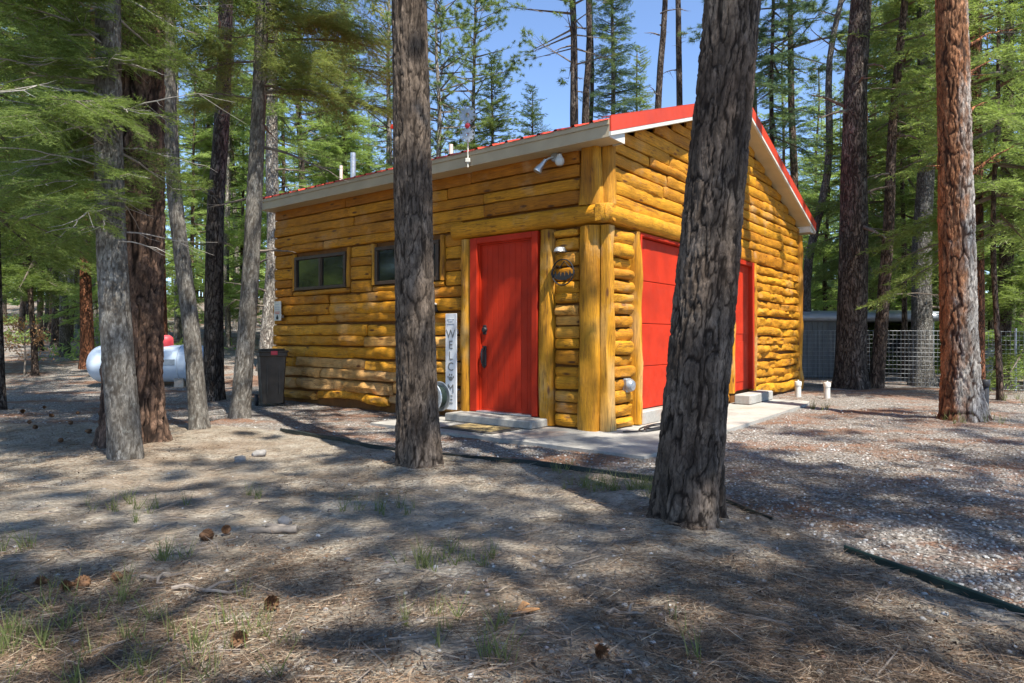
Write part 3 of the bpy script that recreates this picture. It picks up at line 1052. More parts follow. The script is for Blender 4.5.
def pine_branch(L, tufts, nper, nl, nw, seed=0):
    """a bare pine limb that ends in round tufts of long needles"""
    r = np.random.RandomState(seed)
    Ps, Ds, TP, TD, TW = [], [], [], [], []
    for i in range(tufts):
        t = 1.0 if i == 0 else r.uniform(0.35, 1.0)
        b = np.array([t * L, 0, 0.10 * L * t * t])
        a = r.uniform(-1.1, 1.1)
        l = (0.12 + 0.42 * L * (1.1 - t)) * r.uniform(0.5, 1.1)
        d = np.array([math.cos(a), math.sin(a), r.uniform(-0.1, 0.6)])
        d /= np.linalg.norm(d)
        c = b + d * l
        TP.append(b)
        TD.append(c - b)
        TW.append(0.018)
        n = nper
        dd = r.normal(size=(n, 3)) + d * 0.9
        dd /= np.linalg.norm(dd, axis=1, keepdims=True)
        off = (r.rand(n, 1) * 0.16) * d
        Ps.append(c - off)
        Ds.append(dd * nl * (0.7 + 0.5 * r.rand(n, 1)))
    return needle_tris(np.concatenate(Ps), np.concatenate(Ds), nw), needle_tris(np.array(TP), np.array(TD), np.array(TW)[:, None])

def place(tri, az, pitch, roll, pos, sc=1.0):
    ca, sa, cp, sp, cr, sr = math.cos(az), math.sin(az), math.cos(pitch), math.sin(pitch), math.cos(roll), math.sin(roll)
    Rx = np.array([[1, 0, 0], [0, cr, -sr], [0, sr, cr]])
    Ry = np.array([[cp, 0, -sp], [0, 1, 0], [sp, 0, cp]])
    Rz = np.array([[ca, -sa, 0], [sa, ca, 0], [0, 0, 1]])
    return (tri * sc) @ (Rz @ Ry @ Rx).T + np.asarray(pos)

_TPL = {}
def template(q, kind, L, v):
    key = (q, kind, L, v)
    if key not in _TPL:
        sd = hash((len(q), L, v)) % 1000 + v * 13
        if kind == 'pine':
            p = {'near': (7, 90, 0.15, 0.006), 'mid': (9, 44, 0.16, 0.014), 'far': (4, 16, 0.24, 0.05)}[q]
            _TPL[key] = pine_branch(L, *p, seed=sd)
        else:
            p = {'near': (0.055, 0.012, 0.030, 0.0048, True), 'mid': (0.11, 0.045, 0.085, 0.017, True), 'far': (0.2, 0.10, 0.17, 0.055, False)}[q]
            _TPL[key] = fir_branch(L, p[0], p[1], p[2], p[3], p[4], seed=sd)
    return _TPL[key]

LENS = (0.6, 1.1, 1.7, 2.4)
def branch(q, kind, L, r):
    b = min(LENS, key=lambda x: abs(x - L))
    N, T = template(q, kind, b, r.randint(3))
    return N, T, L / b

_CROWN = {}
def crown(q, kind, h, z0, Lmax, v, dens=1.0, shape=0.8, leaf='fir'):
    """a whole crown mesh round the z axis between heights z0 and h"""
    key = (q, kind, h, z0, Lmax, v, dens, shape, leaf)
    if key in _CROWN:
        return _CROWN[key]
    r = np.random.RandomState(v * 7 + int(h * 3) + int(z0 * 5))
    Ns, Ts = [], []
    z = z0
    step = 0.30 if kind == 'fir' else 0.42
    if q == 'far':
        step *= 1.5
    while z < h - 0.15:
        t = (z - z0) / (h - z0)
        if kind == 'fir':
            L0 = Lmax * (1 - t) ** shape + 0.25
            k = 4 if dens < 1 else 7
        else:
            L0 = Lmax * (0.55 + 0.9 * math.sin(math.pi * min(1, t * 0.8 + 0.18)) ** 1.2 - 0.45 * t)
            k = 3 if dens < 0.9 else 5
        a0 = r.uniform(0, 6.28)
        for i in range(k):
            if r.rand() > dens:
                continue
            az = a0 + 6.283 * i / k + r.normal(0, 0.4)
            L = max(0.3, L0 * r.uniform(0.55, 1.15))
            N, T, s = branch(q, kind, L, r)
            pitch = (R(-16) + R(48) * t if kind == 'fir' else R(-8) + R(45) * t) + r.normal(0, 0.15)
            pos = (0, 0, z + r.uniform(-0.2, 0.2))
            Ns.append(place(N, az, pitch, r.normal(0, 0.25), pos, s))
            Ts.append(place(T, az, pitch, 0, pos, s))
            # the limb itself
            e = np.array([[0, 0, 0], [L * 0.92, 0, -0.07 * L if kind == 'fir' else 0.08 * L]])
            e = place(e, az, pitch, 0, pos)
            Ts.append(needle_tris(e[:1], e[1:] - e[:1], 0.03 + 0.02 * L))
            Ts.append(needle_tris(e[:1], e[1:] - e[:1], 0.03 + 0.02 * L))
        z += step * r.uniform(0.7, 1.3)
    N, T = np.concatenate(Ns), np.concatenate(Ts)
    me = mesh_tris('crown', np.concatenate([N, T]), [LEAF[leaf], TWIG], np.r_[np.zeros(len(N) // 3), np.ones(len(T) // 3)])
    _CROWN[key] = me
    return me

def limbs_crown(limbs, q, leaf, seed, sub=3):
    """single named limbs: (z, azimuth degrees, length, pitch degrees, bare share)"""
    r = np.random.RandomState(seed)
    Ns, Ts = [], []
    for (z, az, L, pitch, bare, base) in limbs:
        az, pitch = R(az), R(pitch)
        if L <= 2.6:
            N, T, s = branch(q, 'fir', L, r)
            Ns.append(place(N, az, pitch, r.normal(0, 0.2), base, s))
            Ts.append(place(T, az, pitch, 0, base, s))
        else:
            k = int(L / 0.5)
            for i in range(k):
                t = (i + 1) / k
                if t < bare:
                    continue
                p = np.array([[L * t * 0.95, 0, -0.12 * L * t * t]])
                p = place(p, az, pitch, 0, base)[0]
                for s2 in (-1, 1):
                    l = 1.0 * (1.15 - 0.6 * t) * r.uniform(0.6, 1.2)
                    N, T, s = branch(q, 'fir', l, r)
                    a2 = az + s2 * R(50) + r.normal(0, 0.25)
                    Ns.append(place(N, a2, R(-20) + r.normal(0, 0.2), r.normal(0, 0.3), p, s))
                    Ts.append(place(T, a2, R(-20), 0, p, s))
    N, T = np.concatenate(Ns), np.concatenate(Ts)
    return mesh_tris('crown', np.concatenate([N, T]), [LEAF[leaf], TWIG], np.r_[np.zeros(len(N) // 3), np.ones(len(T) // 3)])

# ------------------------------------------------------------------ trunks
def near_trunk(path, r0, h, mat, seed, cw=0.075, ch=0.20, amp=0.022, na=120, zfine=4.6, dz=0.022, flare=0.42, ftop=0.9):
    """a plated trunk whose furrows are cut into the mesh; path(z) -> (x, y) offset"""
    zs = list(np.arange(-0.25, zfine, dz)) + list(np.linspace(zfine, h, 30))
    zs = np.array(zs)
    th = np.linspace(0, 2 * math.pi, na, endpoint=False)
    TH, Zg = np.meshgrid(th, zs)
    rad = r0 * (1 - ftop * np.clip(Zg, 0, h) / h * 0.9) + 0.004
    fl = np.exp(-np.maximum(Zg, -0.1) / 0.26)
    rad = rad * (1 + flare * fl * (0.75 + 0.9 * noise(np.cos(TH) * 2.2 + seed, np.sin(TH) * 2.2, 0, seed)))
    rad = rad * (1 + 0.05 * noise(np.cos(TH) * 1.4 + seed, np.sin(TH) * 1.4, Zg * 0.8, seed + 2))
    per = max(4, int(round(2 * math.pi * r0 / cw)))
    ww = 0.35 * noise(np.cos(TH) * 4 + 9, np.sin(TH) * 4, Zg * 5, seed + 3)
    cx, cy = np.cos(TH) * r0, np.sin(TH) * r0
    wx = cx + 0.35 * cw * noise(cx / cw * 0.9, cy / cw * 0.9, Zg / ch * 1.6, seed + 31)
    wy = cy + 0.35 * cw * noise(cx / cw * 0.9, cy / cw * 0.9, Zg / ch * 1.6, seed + 37)
    jx = 0.16 * cw * fbm(cx / cw * 3, cy / cw * 3, Zg / ch * 5, seed + 41, 3)
    r1 = np.abs(noise((wx + jx) / cw, (wy - jx) / cw, Zg / ch * 0.55, seed))                  # long furrows
    r2 = np.abs(noise((wx + jx) / cw * 1.8 + 5, (wy - jx) / cw * 1.8, Zg / ch * 2.2, seed + 7))  # cross cracks
    r3 = np.abs(noise(wx / cw * 3.4, wy / cw * 3.4 + 8, Zg / ch * 4.0, seed + 13))
    fis = smooth(0.0, 0.26, r1) * (0.45 + 0.55 * smooth(0.0, 0.20, r2)) * (0.7 + 0.3 * smooth(0.0, 0.2, r3))
    fine = fbm(np.cos(TH) * r0 * 45, np.sin(TH) * r0 * 45, Zg * 18, seed + 6, 3)
    flake = np.floor(np.clip((noise(np.cos(TH) * r0 * 22, np.sin(TH) * r0 * 22, Zg * 9, seed + 8) + 1) * 2, 0, 3.99)) / 3.0
    rad = rad + amp * (fis - 1) + amp * 0.75 * fine + amp * 0.45 * (flake - 0.5) * fis
    px, py = path(zs)
    V = np.stack([px[:, None] + rad * np.cos(TH), py[:, None] + rad * np.sin(TH), Zg], -1)
    fa = np.clip(smooth(0.02, 0.55, fis) + 0.2 * fine, 0, 1)
    return grid_mesh('trunk', V, na, len(zs), True, mat, {'fis': fa})

def plain_trunk(r0, h, mat, seed, na=14, bend=0.0, z0=-0.6):
    zs = np.concatenate([np.linspace(z0, 0.6, 7), np.linspace(0.9, h, 22)])
    th = np.linspace(0, 2 * math.pi, na, endpoint=False)
    TH, Zg = np.meshgrid(th, zs)
    rad = r0 * (1 - 0.85 * np.clip(Zg, 0, h) / h) + 0.004
    rad = rad * (1 + 0.3 * np.exp(-np.maximum(Zg, 0) / 0.25)) * (1 + 0.08 * noise(np.cos(TH) * 2 + seed, np.sin(TH) * 2, Zg * 1.3, seed))
    bx = bend * (noise(zs * 0.35 + seed, 0, 0, seed) - noise(seed * 1.0, 0, 0, seed))
    by = bend * (noise(zs * 0.35 + seed, 5, 0, seed) - noise(seed * 1.0, 5, 0, seed))
    V = np.stack([bx[:, None] + rad * np.cos(TH), by[:, None] + rad * np.sin(TH), Zg], -1)
    return grid_mesh('trunk', V, na, len(zs), True, mat)

def dead_limbs(mesh_owner, specs, seed, mat=None):
    """bare curved limbs as one part of a tree: (z, az, length, pitch, base xy)"""
    r = random.Random(seed)
    for (z, az, L, pitch, bx, by, rad) in specs:
        mb = MB()
        az, pitch = R(az), R(pitch)
        pts, d, w = [], 0, r.uniform(-0.5, 0.5)
        k = 8
        p = Vector((bx, by, z))
        for i in range(k + 1):
            pts.append(p.copy())
            t = i / k
            a2, p2 = az + w * t + r.uniform(-0.16, 0.16), pitch + r.uniform(-0.16, 0.16) - 0.30 * t
            p = p + Vector((math.cos(a2) * math.cos(p2), math.sin(a2) * math.cos(p2), math.sin(p2))) * (L / k)
        mb.tube(pts, [rad * (1 - 0.85 * i / k) for i in range(k + 1)], 6)
        for j in range(int(L * 5)):
            i = r.randint(2, k - 1)
            a2 = az + r.choice((-1, 1)) * r.uniform(0.5, 1.3)
            l = r.uniform(0.15, 0.45) * min(1, L)
            q = pts[i]
            dv = Vector((math.cos(a2), math.sin(a2), r.uniform(-0.5, 0.25)))
            mb.tube([q, q + dv * l * 0.5 + Vector((0, 0, -0.02)), q + dv * l + Vector((0, 0, -0.08 * l))], [rad * 0.32, rad * 0.2, 0.001], 4, cap=False)
        mb.build('branch', mat or DEADTWIG, mesh_owner)

def ray(px, D):
    return (px - 512) / 663.0 * D

def tree_root(label, x, y, cat='tree', name='pine_tree', group=None):
    return thing(name, label, cat, (x, y, float(gz(x, y))), 0, group)

# ------------------------------------------------------------------ the trunks that stand close by
def curve(*knots):
    kz = [k[0] for k in knots]
    kx = [k[1] for k in knots]
    ky = [k[2] for k in knots]
    return lambda z: (np.interp(z, kz, kx), np.interp(z, kz, ky))

def soft(f):
    def g(z):
        z = np.asarray(z, float)
        xs, ys = 0, 0
        for d in (-0.4, -0.2, 0, 0.2, 0.4):
            a, b = f(z + d)
            xs, ys = xs + a / 5, ys + b / 5
        return xs, ys
    return g

def near_trees():
    # leaning pine before the garage door
    t = tree_root('thick dark-barked pine leaning across the front of the garage door', 0.98, 3.77)
    me = near_trunk(soft(curve((-1, -0.07, 0), (0, 0, 0), (3, 0.28, 0.02), (17, 1.5, 0.1))), 0.176, 17, BMA['dark'], 3, cw=0.027, ch=0.08, amp=0.012, na=200, dz=0.012, zfine=3.6)
    link('trunk', me, t)
    c = link('crown', crown('mid', 'pine', 17.5, 5.4, 1.6, 1, 0.8, leaf='pine'), t)  # unseen crown, started lower than natural to shade the entrance door
    c.location = (0.75, 0.05, 0)
    # straight pine before the small windows
    t = tree_root('straight grey-brown pine standing before the small windows', -0.77, 5.42)
    me = near_trunk(soft(curve((-1, 0.02, 0), (0, 0, 0), (3.8, -0.07, 0), (19, -0.3, 0))), 0.168, 19, BMA['dark2'], 8, cw=0.027, ch=0.09, amp=0.011, na=150, zfine=5, flare=0.30, dz=0.016)
    link('trunk', me, t)
    c = link('crown', crown('mid', 'pine', 19.0, 7.5, 1.7, 2, 0.6, leaf='pine'), t)
    c.location = (-0.2, 0, 0)
    # grey fir with lichen and the red-barked pine behind it
    t = tree_root('pale grey lichened fir with low feathery branches, in front of the red-barked pine', -3.35, 5.77, name='fir_tree')
    me = near_trunk(soft(curve((-1, 0.06, 0), (0, 0, 0), (1.2, -0.10, 0), (2.5, -0.16, 0), (12, -0.2, 0))), 0.128, 12, BMA['greyfir'], 12, cw=0.03, ch=0.05, amp=0.006, na=90, zfine=4.6, dz=0.02, flare=0.28)
    link('trunk', me, t)
    r = random.Random(4)
    limbs, dead = [], []
    z = 2.15
    while z < 5.2:
        for k in range(3 if z < 2.9 else 4):
            az = r.uniform(0, 360)
            if r.random() < 0.45:
                az = r.uniform(130, 290)
            L = r.uniform(0.8, 1.8) * (0.65 if z < 2.5 else 1) * (0.6 if az < 60 or az > 300 else 1)
            zz = z + r.uniform(-0.12, 0.12)
            limbs.append((zz, az, L, r.uniform(-22, 4), 0, (-0.15, 0, zz)))
            dead.append((zz, az, L * 0.8, r.uniform(-14, 0), -0.15, 0, 0.012))
        z += 0.21
    for k in range(10):
        dead.append((r.uniform(1.9, 3.6), r.uniform(0, 360), r.uniform(0.5, 1.1), r.uniform(-10, 25), -0.14, 0, 0.009))
    link('crown', limbs_crown(limbs, 'near', 'fir', 3), t)
    dead_limbs(t, dead, 5)
    c = link('crown', crown('mid', 'fir', 12, 5.2, 1.8, 3, 0.6), t)
    c.location = (-0.17, 0, 0)
    t = tree_root('stout pine with furrowed reddish bark, tight behind a pale grey fir', -3.86, 6.72)
    me = near_trunk(soft(curve((-1, 0.0, 0), (0, 0, 0), (4.5, 0.10, 0), (20, 0.4, 0))), 0.27, 20, BMA['red'], 21, cw=0.065, ch=0.24, amp=0.03, na=150, zfine=5, dz=0.025, flare=0.30)
    link('trunk', me, t)
    c = link('crown', crown('mid', 'pine', 20.5, 11, 2.1, 3, 0.75, leaf='pine'), t)
    c.location = (0.25, 0, 0)
    # curved slender grey tree
    x, y = -3.59, 7.63
    t = tree_root('slender curving grey fir beside the propane tank', x, y, name='fir_tree')
    me = near_trunk(soft(curve((-1, 0.12, 0), (0, 0, 0), (1.2, -0.10, 0), (2.65, -0.29, 0), (3.8, -0.36, 0), (5.0, -0.38, 0), (12, -0.5, 0))), 0.095, 12, BMA['greyfir'], 31, cw=0.03, ch=0.06, amp=0.006, na=56, zfine=5, dz=0.03, flare=0.22)
    link('trunk', me, t)
    c = link('crown', crown('mid', 'fir', 12.5, 5.4, 1.5, 4, 0.7), t)
    c.location = (-0.4, 0, 0)
    # tree by the cabin corner with long bare lower limbs
    x, y = -3.51, 8.55
    t = tree_root('slim grey-barked fir with long bare lower limbs, beside the dark wheeled bin', x, y, name='fir_tree')
    me = near_trunk(soft(curve((-1, -0.08, 0), (0, 0, 0), (2.0, 0.15, 0), (5.4, 0.30, 0), (13, 0.5, 0))), 0.115, 13, BMA['greyfir'], 41, cw=0.03, ch=0.06, amp=0.006, na=64, zfine=5.6, dz=0.03, flare=0.25)
    link('trunk', me, t)
    r = random.Random(9)
    limbs, dead = [], []
    for (z, az, L, p) in ((4.25, -6, 1.75, 2), (3.55, 8, 1.25, -14), (4.9, 15, 1.5, 8), (3.9, 100, 0.8, 0), (2.9, 170, 0.7, -5), (2.2, 20, 0.45, 5)):
        dead.append((z, az, L, p, 0.26, 0, 0.022))
    z = 4.35
    while z < 6.4:
        for az in (-22, 12, 190):
            zz = z + r.uniform(-0.2, 0.2)
            L = r.uniform(1.2, 2.3)
            limbs.append((zz, az + r.uniform(-14, 14), L, r.uniform(-14, 6), 0, (0.28, 0, zz)))
            dead.append((zz, az, L * 0.7, r.uniform(-10, 4), 0.28, 0, 0.014))
        z += 0.40
    link('crown', limbs_crown(limbs, 'near', 'olive', 8), t)
    dead_limbs(t, dead, 6, TWIG)
    c = link('crown', crown('mid', 'fir', 13, 6.4, 1.7, 5, 0.6, leaf='olive'), t)
    c.location = (0.35, 0, 0)
    # orange and white trunk on the gravel
    x, y = 5.66, 8.35
    t = tree_root('large pine with orange bark on one side and sunlit weathered white on the other, on gravel', x, y)
    me = near_trunk(soft(curve((-1, 0.03, 0), (0, 0, 0), (5.2, -0.12, 0), (21, -0.5, 0))), 0.212, 21, BMA['orange'], 51, cw=0.050, ch=0.12, amp=0.018, na=160, zfine=5.8, dz=0.02, flare=0.48)
    link('trunk', me, t)
    dead_limbs(t, [(3.1, -8, 0.55, 42, 0.05, -0.1, 0.03), (4.3, 20, 0.5, 45, 0.05, 0, 0.03), (3.2, 190, 0.35, 10, -0.1, 0, 0.02), (4.75, 10, 0.7, 30, 0.1, 0, 0.022), (3.9, 30, 0.4, 35, 0.1, 0, 0.02)], 4, BM['orange'])
    c = link('crown', crown('mid', 'pine', 21.5, 11, 2.2, 4, 0.75, leaf='pine'), t)
    c.location = (-0.25, 0, 0)

near_trees()

# ------------------------------------------------------------------ every other tree with a trunk of its own
def tree(label, px, D, w, ptop, barkn, kind=None, h=18.0, z0=8.0, Lmax=1.8, leaf='pine', q='mid', v=0, dens=0.65, group=None, bend=0.09, dead=0, shape=0.8):
    x = ray(px, D)
    g = float(gz(x, D))
    ztop = EYE + 337.0 / 663 * D
    lean = math.atan2(ray(ptop, D) - x, max(0.5, ztop - g)) if ptop is not None else 0.0
    t = thing('fir_tree' if kind == 'fir' else 'pine_tree', label, 'tree', (x, D, g), 0, group)
    t.rotation_euler = (0, lean, 0)
    rad = w / 663.0 * D / 2 * 1.06
    h = max(h, 5)
    link('trunk', plain_trunk(rad, h, BM[barkn], int(px * 3 + D) % 97, na=20 if w > 14 else 12, bend=bend), t)
    if kind:
        c = link('crown', crown(q, kind, h + 0.4, z0, Lmax, v, dens, shape, leaf), t)
        c.rotation_euler = (0, 0, (px * 0.37) % 6.28)
    if dead:
        r = random.Random(int(px))
        zb = max(1.5, min(z0, ztop) - 5)
        dead_limbs(t, [(r.uniform(zb, max(zb + 1, min(z0 + 1, ztop + 0.5))), r.uniform(0, 360), r.uniform(0.4, 1.3), r.uniform(-15, 25), 0, 0, rad * 0.14 + 0.006) for _ in range(dead)], int(px), TWIG)
    return t

def mid_trees():
    T = tree
    # beyond the tank and round the cabin's far corner
    T('straight dark pine with a sunlit foot between the tank and the bin', 213, 11.6, 17, 221, 'dark', 'pine', 19, 9.5, 1.8, v=6, dead=5)
    T('rust-red pine trunk rising behind the red cap of the propane tank', 160, 15.4, 15, 158, 'red', 'pine', 19, 10, 1.9, v=7)
    T('pale straight trunk at the far corner of the cabin', 267, 16.0, 15, 272, 'pale', 'fir', 16, 6.5, 1.6, leaf='fir', v=6, dead=5)
    T('dark trunk cut off by the frame edge beside bare needle litter', 0, 9.7, 8, 0, 'dark', 'fir', 11, 3.2, 1.7, leaf='fir', v=7, dens=0.7, dead=4)
    T('slim dark trunk far off past the dead orange-leaved sapling', 40, 20, 5, 40, 'dark', 'pine', 15, 7, 1.5, v=8)
    T('dark twin-looking trunk in the sunlit clearing far past the tank', 57, 21, 9, 55, 'dark', 'pine', 17, 6.5, 1.8, v=6)
    T('grey trunk close beside a dark one in the sunlit clearing', 65, 19, 8, 68, 'greyfir', 'fir', 15, 5, 1.6, leaf='fir', v=8)
    T('tapering red-brown trunk just past the rounded end of the tank', 87, 16.5, 11, 97, 'red', 'pine', 16, 7, 1.6, v=7)
    T('thin pale trunk between the rust-red pine and the curving fir', 178, 24, 6, 176, 'pale', 'pine', 17, 8, 1.6, v=8)
    T('thin grey trunk between the dark pine and the bin', 228, 22, 5, 232, 'greyfir', 'fir', 15, 5.5, 1.5, leaf='fresh', v=6)
    T('leaning grey pole tree behind the dark pine with the sunlit foot', 236, 27, 5, 228, 'pale', 'pine', 17, 8.5, 1.5, v=6)
    T('slender brown trunk standing far behind the tank', 122, 23, 6, 120, 'brown', 'fir', 15, 5, 1.6, leaf='fir', v=7)
    T('thin dark pole tree at the far edge of the clearing', 22, 26, 5, 24, 'dark', 'pine', 16, 7, 1.7, v=8)
    # rising behind the roof
    T('tall pine behind the roof with drooping tufts on one side', 578, 23, 11, 571, 'dark', 'pine', 21, 10.2, 2.4, v=9, dens=0.8, dead=6)
    T('dark straight trunk paired with the tufted pine behind the roof', 587, 24, 10, 586, 'dark', 'pine', 21, 16, 1.8, v=6, dens=0.5, dead=2)
    T('reddish slim trunk hard against the dark paired one behind the roof', 594, 27, 6, 592, 'brown', 'pine', 23, 17, 1.6, v=7, dens=0.5)
    T('narrow dense fir rising to the sky behind the roof', 614, 26, 8, 612, 'greyfir', 'fir', 17.2, 4, 1.35, leaf='blue', v=9, dens=1, shape=0.6)
    T('short bright fir beside the narrow dense one behind the roof', 640, 30, 6, 640, 'brown', 'fir', 13.2, 4, 1.6, leaf='fir', v=10, dens=1)
    T('leaning bare-limbed pine behind the roof ridge', 650, 21, 9, 661, 'dark', 'pine', 21, 14, 1.6, v=8, dens=0.5, dead=6)
    T('clean straight pole pine behind the roof, nearest the leaning foreground pine', 681, 23, 9, 680, 'dark', 'pine', 22, 15, 1.6, v=9, dens=0.5, dead=3)
    T('airy sunlit pine behind the eave, taller than its neighbours', 470, 28, 7, 476, 'pale', 'pine', 15.3, 6.5, 1.9, leaf='pine', v=6, dens=0.95)
    T('rounded green fir behind the wind spinner', 494, 27, 6, 494, 'brown', 'fir', 11.4, 3, 1.9, leaf='fir', v=11, dens=1)
    T('feathery pine behind the eave close to the straight foreground pine', 440, 26, 7, 440, 'pale', 'pine', 15.5, 6, 2.0, leaf='pine', v=7, dens=0.9)
    T('small blue-green treetop alone against the sky', 531, 31, 5, 531, 'brown', 'fir', 11.6, 4, 1.5, leaf='blue', v=12, dens=1, shape=0.7)
    T('green fir behind the metal roof pipes', 345, 27, 7, 345, 'brown', 'fir', 13.5, 3, 2.2, leaf='fresh', v=9, dens=1)
    T('sunlit pine behind the cabin, close to the pale corner trunk', 305, 25, 8, 300, 'dark', 'pine', 18, 6, 2.0, leaf='pine', v=9, dens=0.9)
    T('tall light-green pine behind the red-capped roof pipe', 392, 30, 8, 388, 'pale', 'pine', 17.5, 6, 2.2, leaf='pine', v=8, dens=0.95)
    T('bushy fir filling the gap behind the roof pipes', 325, 33, 7, 325, 'brown', 'fir', 14.5, 3, 2.4, leaf='fir', v=10, dens=1)
    # past the gable
    T('dark trunk showing beside the upper part of the leaning foreground pine', 757, 22, 8, 748, 'dark', 'pine', 20, 11, 1.8, v=7, dens=0.8, dead=4)
    T('slim dark trunk rising just past the gable peak', 770, 20, 6, 775, 'dark', 'fir', 17, 7, 1.5, leaf='blue', v=8, dens=0.8, dead=4)
    T('brown trunk behind the slope of the gable roof', 795, 21, 9, 792, 'brown', 'pine', 20, 9.5, 2.0, leaf='blue', v=9, dens=0.9, dead=4)
    T('bent slim trunk leaning away past the low end of the gable roof', 807, 18, 9, 842, 'greyfir', 'pine', 17, 9, 1.6, leaf='blue', v=6, dens=0.8, dead=5, bend=0.3)
    T('straight dark-furrowed pine rising beside the wire fence', 851, 13.9, 27, 857, 'dark', 'pine', 20, 8.3, 1.8, v=8, dead=8)
    T('slim leaning trunk sunlit at its foot, next to the dark-furrowed pine', 876, 13.9, 12, 909, 'brown', 'fir', 13, 5.8, 1.5, leaf='fir', v=11, dead=6, bend=0.2)
    T('grey sun-patched trunk in front of the fence, near the shed end', 922, 14.9, 19, 923, 'greyfir', 'fir', 16, 5.2, 1.8, leaf='fir', v=12, dens=0.9, dead=6)
    T('red-brown trunk half hidden behind the orange and white pine', 975, 12.0, 16, 973, 'red', 'pine', 18, 8, 1.8, v=6, dead=4)
    T('sunlit brown trunk leaning beside the pale upright tank', 1001, 14.9, 13, 1014, 'brown', 'pine', 16, 6.8, 1.9, v=7, dead=4)
    T('thin straight trunk far behind the low shed', 895, 21, 7, 899, 'dark', 'fir', 16, 4.4, 1.7, leaf='fir', v=9, dens=0.9)
    T('thin dark trunk behind the shed, near the grey sun-patched one', 937, 23, 7, 940, 'dark', 'pine', 18, 9, 1.8, v=8)
    T('brown trunk in deep shade behind the upright tank', 1018, 20, 8, 1024, 'brown', 'fir', 15, 4, 1.9, leaf='fir', v=10)

mid_trees()

# bushy firs with branches low down
def bushes():
    B = lambda lab, px, D, h, L, leaf, v, z0=0.8, q='mid', dens=0.75, grp=None: tree(lab, px, D, 5, px, 'brown', 'fir', h, z0, L, leaf, q, v, dens, grp, 0.1)
    B('feathery fir standing out of the shade behind the red-barked pine', 105, 19, 9.5, 2.0, 'fresh', 13, 1.6)
    B('bright green bushy fir behind the curving grey fir', 195, 21, 8.5, 2.0, 'fresh', 14, 1.3)
    B('bright green young fir in the sun beside the far corner of the cabin', 243, 23, 8.5, 1.9, 'fresh', 15, 1.2)
    B('drooping fir with foliage low over the sunlit clearing', 35, 15.5, 10, 2.3, 'fir', 16, 2.3)
    B('tall feathery fir behind the pale corner trunk', 283, 21, 12, 2.1, 'fresh', 17, 1.5)
    B('low spreading fir deep in the wood past the tank', 140, 29, 10, 2.4, 'fresh', 13, 1.0)
    B('broad fir behind the shady clearing', 75, 32, 12, 2.8, 'fresh', 14, 2.2)
    B('bushy fir between the gable end and the dark-furrowed pine', 828, 21, 8.5, 2.3, 'fresh', 15, 0.8)
    B('shaggy green fir behind the low shed', 872, 20, 8.0, 2.2, 'fresh', 16, 0.8)
    B('full green fir behind the grey sun-patched trunk', 945, 19.5, 9.5, 2.4, 'pine', 17, 0.8)
    B('shaggy fir behind the pale upright tank', 990, 18.0, 9.0, 2.4, 'fresh', 13, 0.8)
    B('dense dark fir reaching in over the fence end', 1040, 14.5, 10, 2.6, 'fir', 14, 1.2)
    B('soft green fir behind the roof slope, between dark trunks', 785, 27, 13, 2.4, 'fresh', 15, 1.0)
    B('pale green fir far behind the shed', 905, 28, 9.5, 2.6, 'fresh', 16, 0.8)
    B('tall shaded fir whose boughs hang beside the orange and white pine', 1000, 11.3, 11, 2.1, 'fir', 17, 3.0, dens=0.8)
    B('feathery fir far behind the bent slim trunk', 815, 31, 13, 2.7, 'blue', 13, 1.0)
    B('fir with hanging boughs behind the dark-furrowed pine', 868, 17.5, 11, 2.0, 'pine', 15, 3.2, dens=0.75)
    B('fir with dark boughs behind the slim leaning trunk', 905, 16.8, 11.5, 2.1, 'fir', 14, 3.0, dens=0.55)
    B('shaded fir at the edge of the picture, boughs hanging over the clearing', -14, 8.3, 9, 1.9, 'fir', 16, 2.6, dens=0.7)

bushes()

# slim trunks one cannot tell apart, deep in the wood on both sides
def far_trunks():
    r = random.Random(17)
    for k in range(34):
        lft = k % 3 != 0
        px = r.uniform(-20, 265) if lft else r.uniform(800, 1060)
        D = r.uniform(21, 33)
        kind = 'fir' if r.random() < 0.5 else 'pine'
        tree('slim conifer trunk deep in the wood beyond the propane tank' if lft else 'slim conifer trunk deep in the wood beyond the wire fence', px, D, r.uniform(3.5, 6.5), px + r.uniform(-10, 10), r.choice(('pale', 'greyfir', 'dark', 'brown')),
             kind, r.choice((13, 15, 17)), r.choice((5, 6.5)) if kind == 'fir' else 8, 1.6, r.choice(('fresh', 'pine')), 'mid', 6 + k % 3, 0.6, 'slim trunks beyond the tank' if lft else 'slim trunks beyond the fence', 0.1)

far_trunks()

